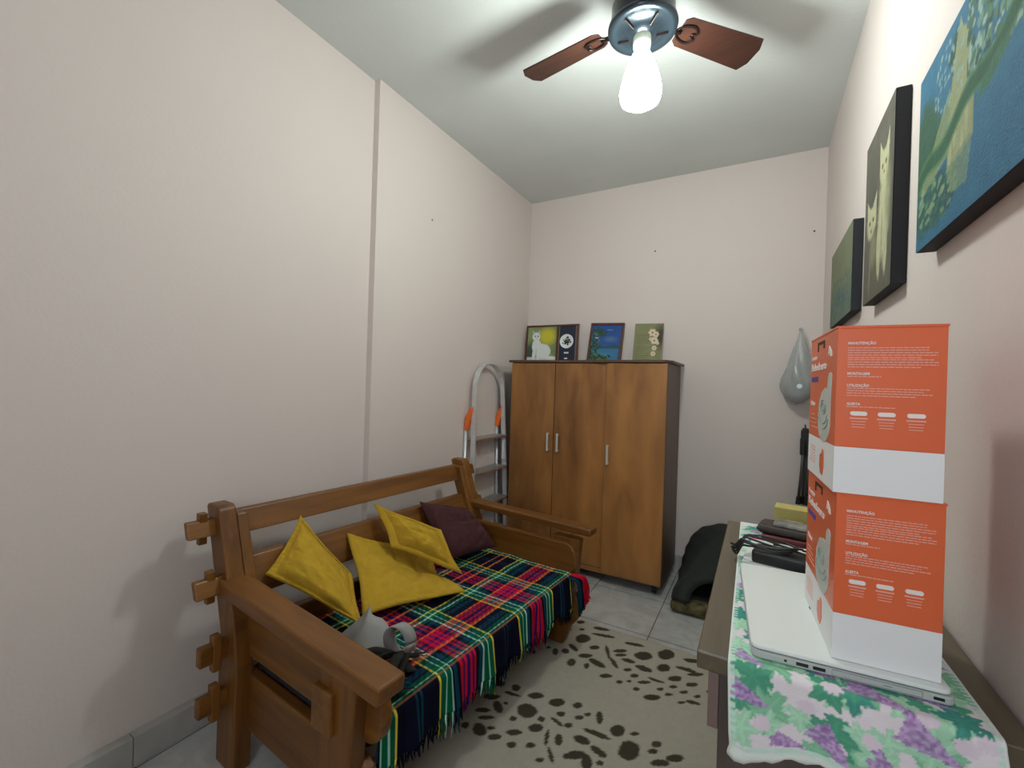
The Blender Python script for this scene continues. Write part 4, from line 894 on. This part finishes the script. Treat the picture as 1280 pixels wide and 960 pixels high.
tube(b, smoothpts([(.1, 0, .02), (.12, .02, .02), (.09, .045, .012), (.02, .05, .012), (-.03, .045, .03), (-.06, .02, .038)], 5), .0025, 6)
tube(b, smoothpts([(-.02, .01, .036), (.0, -.01, .04), (.05, -.018, .036), (.09, .0, .035), (.06, .02, .036), (.0, .02, .038)], 5), .0025, 6)
fin(b, 'cable', M['black'], ad, smooth=True)
b = bmesh.new(); box(b, .0, .042, .001, .035, .055, .014); fin(b, 'plug', M['black'], ad, bevel=.002)
rb('wallet', 1.775, 1.505, ZT, .125, .095, .018, -.12, M['redl'], .006, 'dark red leather wallet under the brown case on the desk', 'wallet')
cs = empty('leather_case', (1.772, 1.510, ZT+.0185), -.16, 'dark brown leather case lying on the red wallet', 'case')
b = bmesh.new(); box(b, -.068, -.045, 0, .068, .045, .024); fin(b, 'body', M['brown'], cs, bevel=.010, seg=4)
b = bmesh.new(); box(b, -.071, -.046, .006, -.040, .046, .019); fin(b, 'flap', M['brown'], cs, bevel=.006, seg=4)
b = bmesh.new(); box(b, -.035, -.034, 0, .085, .034, .010)
pk = fin(b, 'foil_packet', flat('clear_packet', (.28, .28, .27), .18, .3, noise=.5, nscale=40), None, bevel=.003); pk.location = (1.777, 1.507, ZT+.043); pk.rotation_euler = (0, 0, -.22)
tag(pk, 'shiny dark grey packet lying on the brown leather case', 'packet')
kf = rb('card_folder', 1.84, 1.592, ZT+.0, .20, .07, .076, -.10, M['kraft'], .001, 'yellowish card box standing behind the wallets on the desk', 'box')
kf.location = (1.845, 1.607, ZT); 
ky = empty('round_case', (1.862, 1.478, ZT+.0), 0, 'small black round zip case in front of the yellow box', 'case')
b = bmesh.new(); lathe(b, [(.0001, .0), (.024, .0), (.028, .006), (.028, .038), (.022, .045), (.0001, .046)], seg=28); fin(b, 'body', M['black'], ky, smooth=True)
b = bmesh.new(); tube(b, [(.028*math.cos(a), .028*math.sin(a), .022) for a in [k*2*PI/24 for k in range(25)]], .0014, 5, cap=False); fin(b, 'zip', M['grey'], ky, smooth=True)

# ------------------------------------------------------------------ plastic bag hanging on the back wall
bag = empty('plastic_bag', (1.90, D-.10, 1.19), 0, 'knotted grey translucent plastic bag hanging on the back wall', 'bag')
mb, nt, bs = new_mat('thin_plastic'); bs.inputs['Base Color'].default_value = (.50, .53, .53, 1); bs.inputs['Roughness'].default_value = .25; bs.inputs['Alpha'].default_value = .60
bs.inputs['Transmission Weight'].default_value = .25
prof = [(0, .0), (.03, .004), (.065, .02), (.088, .055), (.094, .10), (.086, .15), (.070, .20), (.052, .26), (.034, .32), (.018, .38), (.008, .42), (.006, .435), (.010, .445)]
b = bmesh.new(); nseg = 64; rings = []
for i, (r0, z0) in enumerate(prof):
    ring = []
    for k in range(nseg):
        a = 2*PI*k/nseg; f = z0/.43
        r1 = r0*(1+.20*abs(math.sin(a*4+z0*9+1))*f-.10*f+.10*abs(math.sin(a*9+z0*22))*(.3+f)+.10*math.sin(a*3+z0*38)+.05*abs(math.sin(a*15-z0*60)))
        ring.append(b.verts.new((r1*math.cos(a), max(-.094, min(.094, r1*math.sin(a)*.8)), z0+.014*math.sin(a*2+1)*(1-f)*(1 if i else 0)-.02*(1-f)*math.cos(a)*-1)))
    rings.append(ring)
for A, B in zip(rings, rings[1:]):
    for k in range(nseg): b.faces.new((A[k], A[(k+1) % nseg], B[(k+1) % nseg], B[k]))
bmesh.ops.remove_doubles(b, verts=b.verts, dist=.0005)
bo = fin(b, 'bag_film', mb, bag, smooth=True); s2 = bo.modifiers.new('s', 'SUBSURF'); s2.levels = s2.render_levels = 1
b = bmesh.new()
for (px, py, pz, r0, h0) in ((-.01, -.02, .025, .045, .06), (.03, .01, .06, .04, .07), (-.03, .02, .075, .035, .06)):
    lathe(b, [(.0001, 0), (r0*.8, 0), (r0, h0*.3), (r0, h0*.7), (r0*.6, h0), (.0001, h0)], (px, py, pz), 20)
fin(b, 'contents', flat('bag_contents', (.33, .36, .37), .6, noise=.5, nscale=25), bag, smooth=True)
b = bmesh.new(); lathe(b, [(.0001, 0), (.014, 0), (.014, .003)], seg=20); b.transform(Matrix.Translation((-.005, -.078, .10)) @ Matrix.Rotation(PI/2, 4, 'X')); fin(b, 'white_disc', flat('white_disc', (.8, .85, .88), .4), bag)
b = bmesh.new(); tube(b, smoothpts([(0, 0, .43), (.003, .04, .455), (0, .092, .452)], 5), .004, 6); fin(b, 'handles', mb, bag, smooth=True)
b = bmesh.new(); tube(b, [(1.90, D+.002, 1.638), (1.90, D-.014, 1.638), (1.90, D-.018, 1.648)], .004, 8); hk = fin(b, 'wall_hook', M['black'], None, smooth=True)
tag(hk, 'small dark hook on the back wall holding the plastic bag', 'hook')

# ------------------------------------------------------------------ folded tripod hanging under it
tp = empty('folded_tripod', (1.942, D-.045, .575), 0, 'black folded tripod with grey legs hanging on the back wall under the plastic bag', 'tripod')
for k, (dx, dy, c_) in enumerate(((-.018, -.012, 0), (.022, -.006, 1), (.004, .014, 2))):
    b = bmesh.new(); tube(b, [(dx-.008, dy, .03), (dx*.8, dy, .20), (dx*.7+.004, dy, .34)], .0085, 8); lg = fin(b, 'leg', flat('grey_tripod_leg', (.10, .10, .10), .4, .4) if k == 0 else bpy.data.materials['grey_tripod_leg'], tp, smooth=True)
    b = bmesh.new(); tube(b, [(dx-.010, dy, -.0), (dx-.008, dy, .045)], [.014, .0115], 10); fin(b, 'rubber_foot', M['black'], lg)
    b = bmesh.new(); box(b, dx*.75-.013, dy-.012, .30, dx*.75+.013, dy+.012, .40); fin(b, 'leg_clamp', M['black'], lg, bevel=.003)
b = bmesh.new(); box(b, -.022, -.02, .38, .024, .02, .45); box(b, -.016, -.015, .445, .016, .015, .462); fin(b, 'head', M['black'], tp, bevel=.004)
b = bmesh.new(); ribbon(b, smoothpts([(.018, -.02, .45), (.045, -.022, .38), (.050, -.022, .25), (.045, -.02, .12), (.02, -.022, .06)], 5), Vector((.018, .0, 0)), .0015); fin(b, 'strap', M['blackmat'], tp, smooth=True)
b = bmesh.new(); tube(b, smoothpts([(0, 0, .455), (0, .02, .475), (.0, .042, .48)], 4), .003, 6); fin(b, 'hanging_loop', M['blackmat'], tp)

# ------------------------------------------------------------------ pet tent on the floor
pt = empty('pet_tent', (1.56, 2.88, 0), 0, 'dark green fabric pet tent with a black arched opening on the floor beside the wardrobe', 'pet bed')
TX, TY, HH = .275, .27, .435
n1, n2 = 56, 40
def tent_pt(a, t):
    """a: angle 0..pi across (left to right), t: 0 front .. 1 back"""
    prof_ = math.sin(a); lean = (1-t)
    hgt = HH*(1-.50*lean**1.6)*(1-.10*t*t)
    yb_ = -TY+2*TY*t
    ex = 1.0-.06*lean
    x = -TX*ex*math.copysign(abs(math.cos(a))**.85, math.cos(a)); z = .075+(hgt-.075)*abs(prof_)**.80
    y = yb_-.0*prof_+ .10*prof_*lean
    return Vector((x, y, z))
b = bmesh.new(); g = [[b.verts.new(tent_pt(PI*i/n1, j/n2)+Vector((.004*math.sin(i*.9+j*.5), 0, .003*math.sin(i*.7-j*.4)))) for j in range(n2+1)] for i in range(n1+1)]
for i in range(n1):
    for j in range(n2): b.faces.new((g[i][j], g[i][j+1], g[i+1][j+1], g[i+1][j]))
b.faces.new([g[i][n2] for i in range(n1+1)])
bmesh.ops.recalc_face_normals(b, faces=b.faces)
o_ = fin(b, 'hood', M['tent'], pt, smooth=True); s3 = o_.modifiers.new('t', 'SOLIDIFY'); s3.thickness = .010; s3.offset = -1
b = bmesh.new(); rim = [tent_pt(PI*i/n1, 0) for i in range(n1+1)]; tube(b, rim, .010, 8); fin(b, 'rim_piping', M['tent'], pt, smooth=True)
b = bmesh.new(); box(b, -TX+.02, -TY+.10, .075, TX-.02, TY-.02, .078); fin(b, 'lining', M['tentin'], pt)
b = bmesh.new(); box(b, -TX+.002, -TY-.014, .004, TX-.002, -TY+.09, .070); cm = fin(b, 'cushion_pad', M['camo'], pt, bevel=.026, seg=5)
b = bmesh.new(); ra, rb_ = [], []
for i in range(n1+1):
    p = tent_pt(PI*i/n1, 0); ra.append(b.verts.new(p+Vector((0, -.004, 0)))); q = Vector((p.x*.66, p.y-.012, .075+(p.z-.075)*.74)); rb_.append(b.verts.new(q))
for i in range(n1): b.faces.new((ra[i], ra[i+1], rb_[i+1], rb_[i]))
fp = fin(b, 'front_panel', M['tent'], pt, smooth=True); s4 = fp.modifiers.new('t', 'SOLIDIFY'); s4.thickness = .008
lettering('baw', .028, M['whitecard'], pt, Matrix.Translation((-.02, -.185, .30)) @ Matrix.Rotation(math.radians(38), 4, 'X'), name='lettering', bold=.0006, width=.055)

# ------------------------------------------------------------------ light, camera, view
w_ = bpy.data.worlds.new('World'); bpy.context.scene.world = w_; w_.use_nodes = True
w_.node_tree.nodes['Background'].inputs[0].default_value = (.8, .9, 1, 1); w_.node_tree.nodes['Background'].inputs[1].default_value = .0
cam = bpy.data.cameras.new('camera'); co = bpy.data.objects.new('camera', cam); C.objects.link(co)
yaw, pitch, roll, f = 0.5129224090213153, -0.0006152407515982058, 0.03174413447786843, 549.3926989772126
cam.sensor_fit = 'HORIZONTAL'; cam.sensor_width = 36; cam.lens = 36*f/1280; cam.clip_start = .02
fw_ = Vector((-math.sin(yaw)*math.cos(pitch), math.cos(yaw)*math.cos(pitch), math.sin(pitch))); r0 = Vector((math.cos(yaw), math.sin(yaw), 0)); u0 = r0.cross(fw_)
rr_ = math.cos(roll)*r0+math.sin(roll)*u0; uu_ = -math.sin(roll)*r0+math.cos(roll)*u0
m4 = Matrix(((rr_.x, uu_.x, -fw_.x, 1.6920256886355558), (rr_.y, uu_.y, -fw_.y, 0), (rr_.z, uu_.z, -fw_.z, 1.2505616546160425), (0, 0, 0, 1)))
co.matrix_world = m4
bpy.context.scene.camera = co
vs = bpy.context.scene.view_settings; vs.view_transform = 'Standard'; vs.look = 'None'; vs.gamma = 1; vs.use_curve_mapping = False; vs.exposure = 0.0
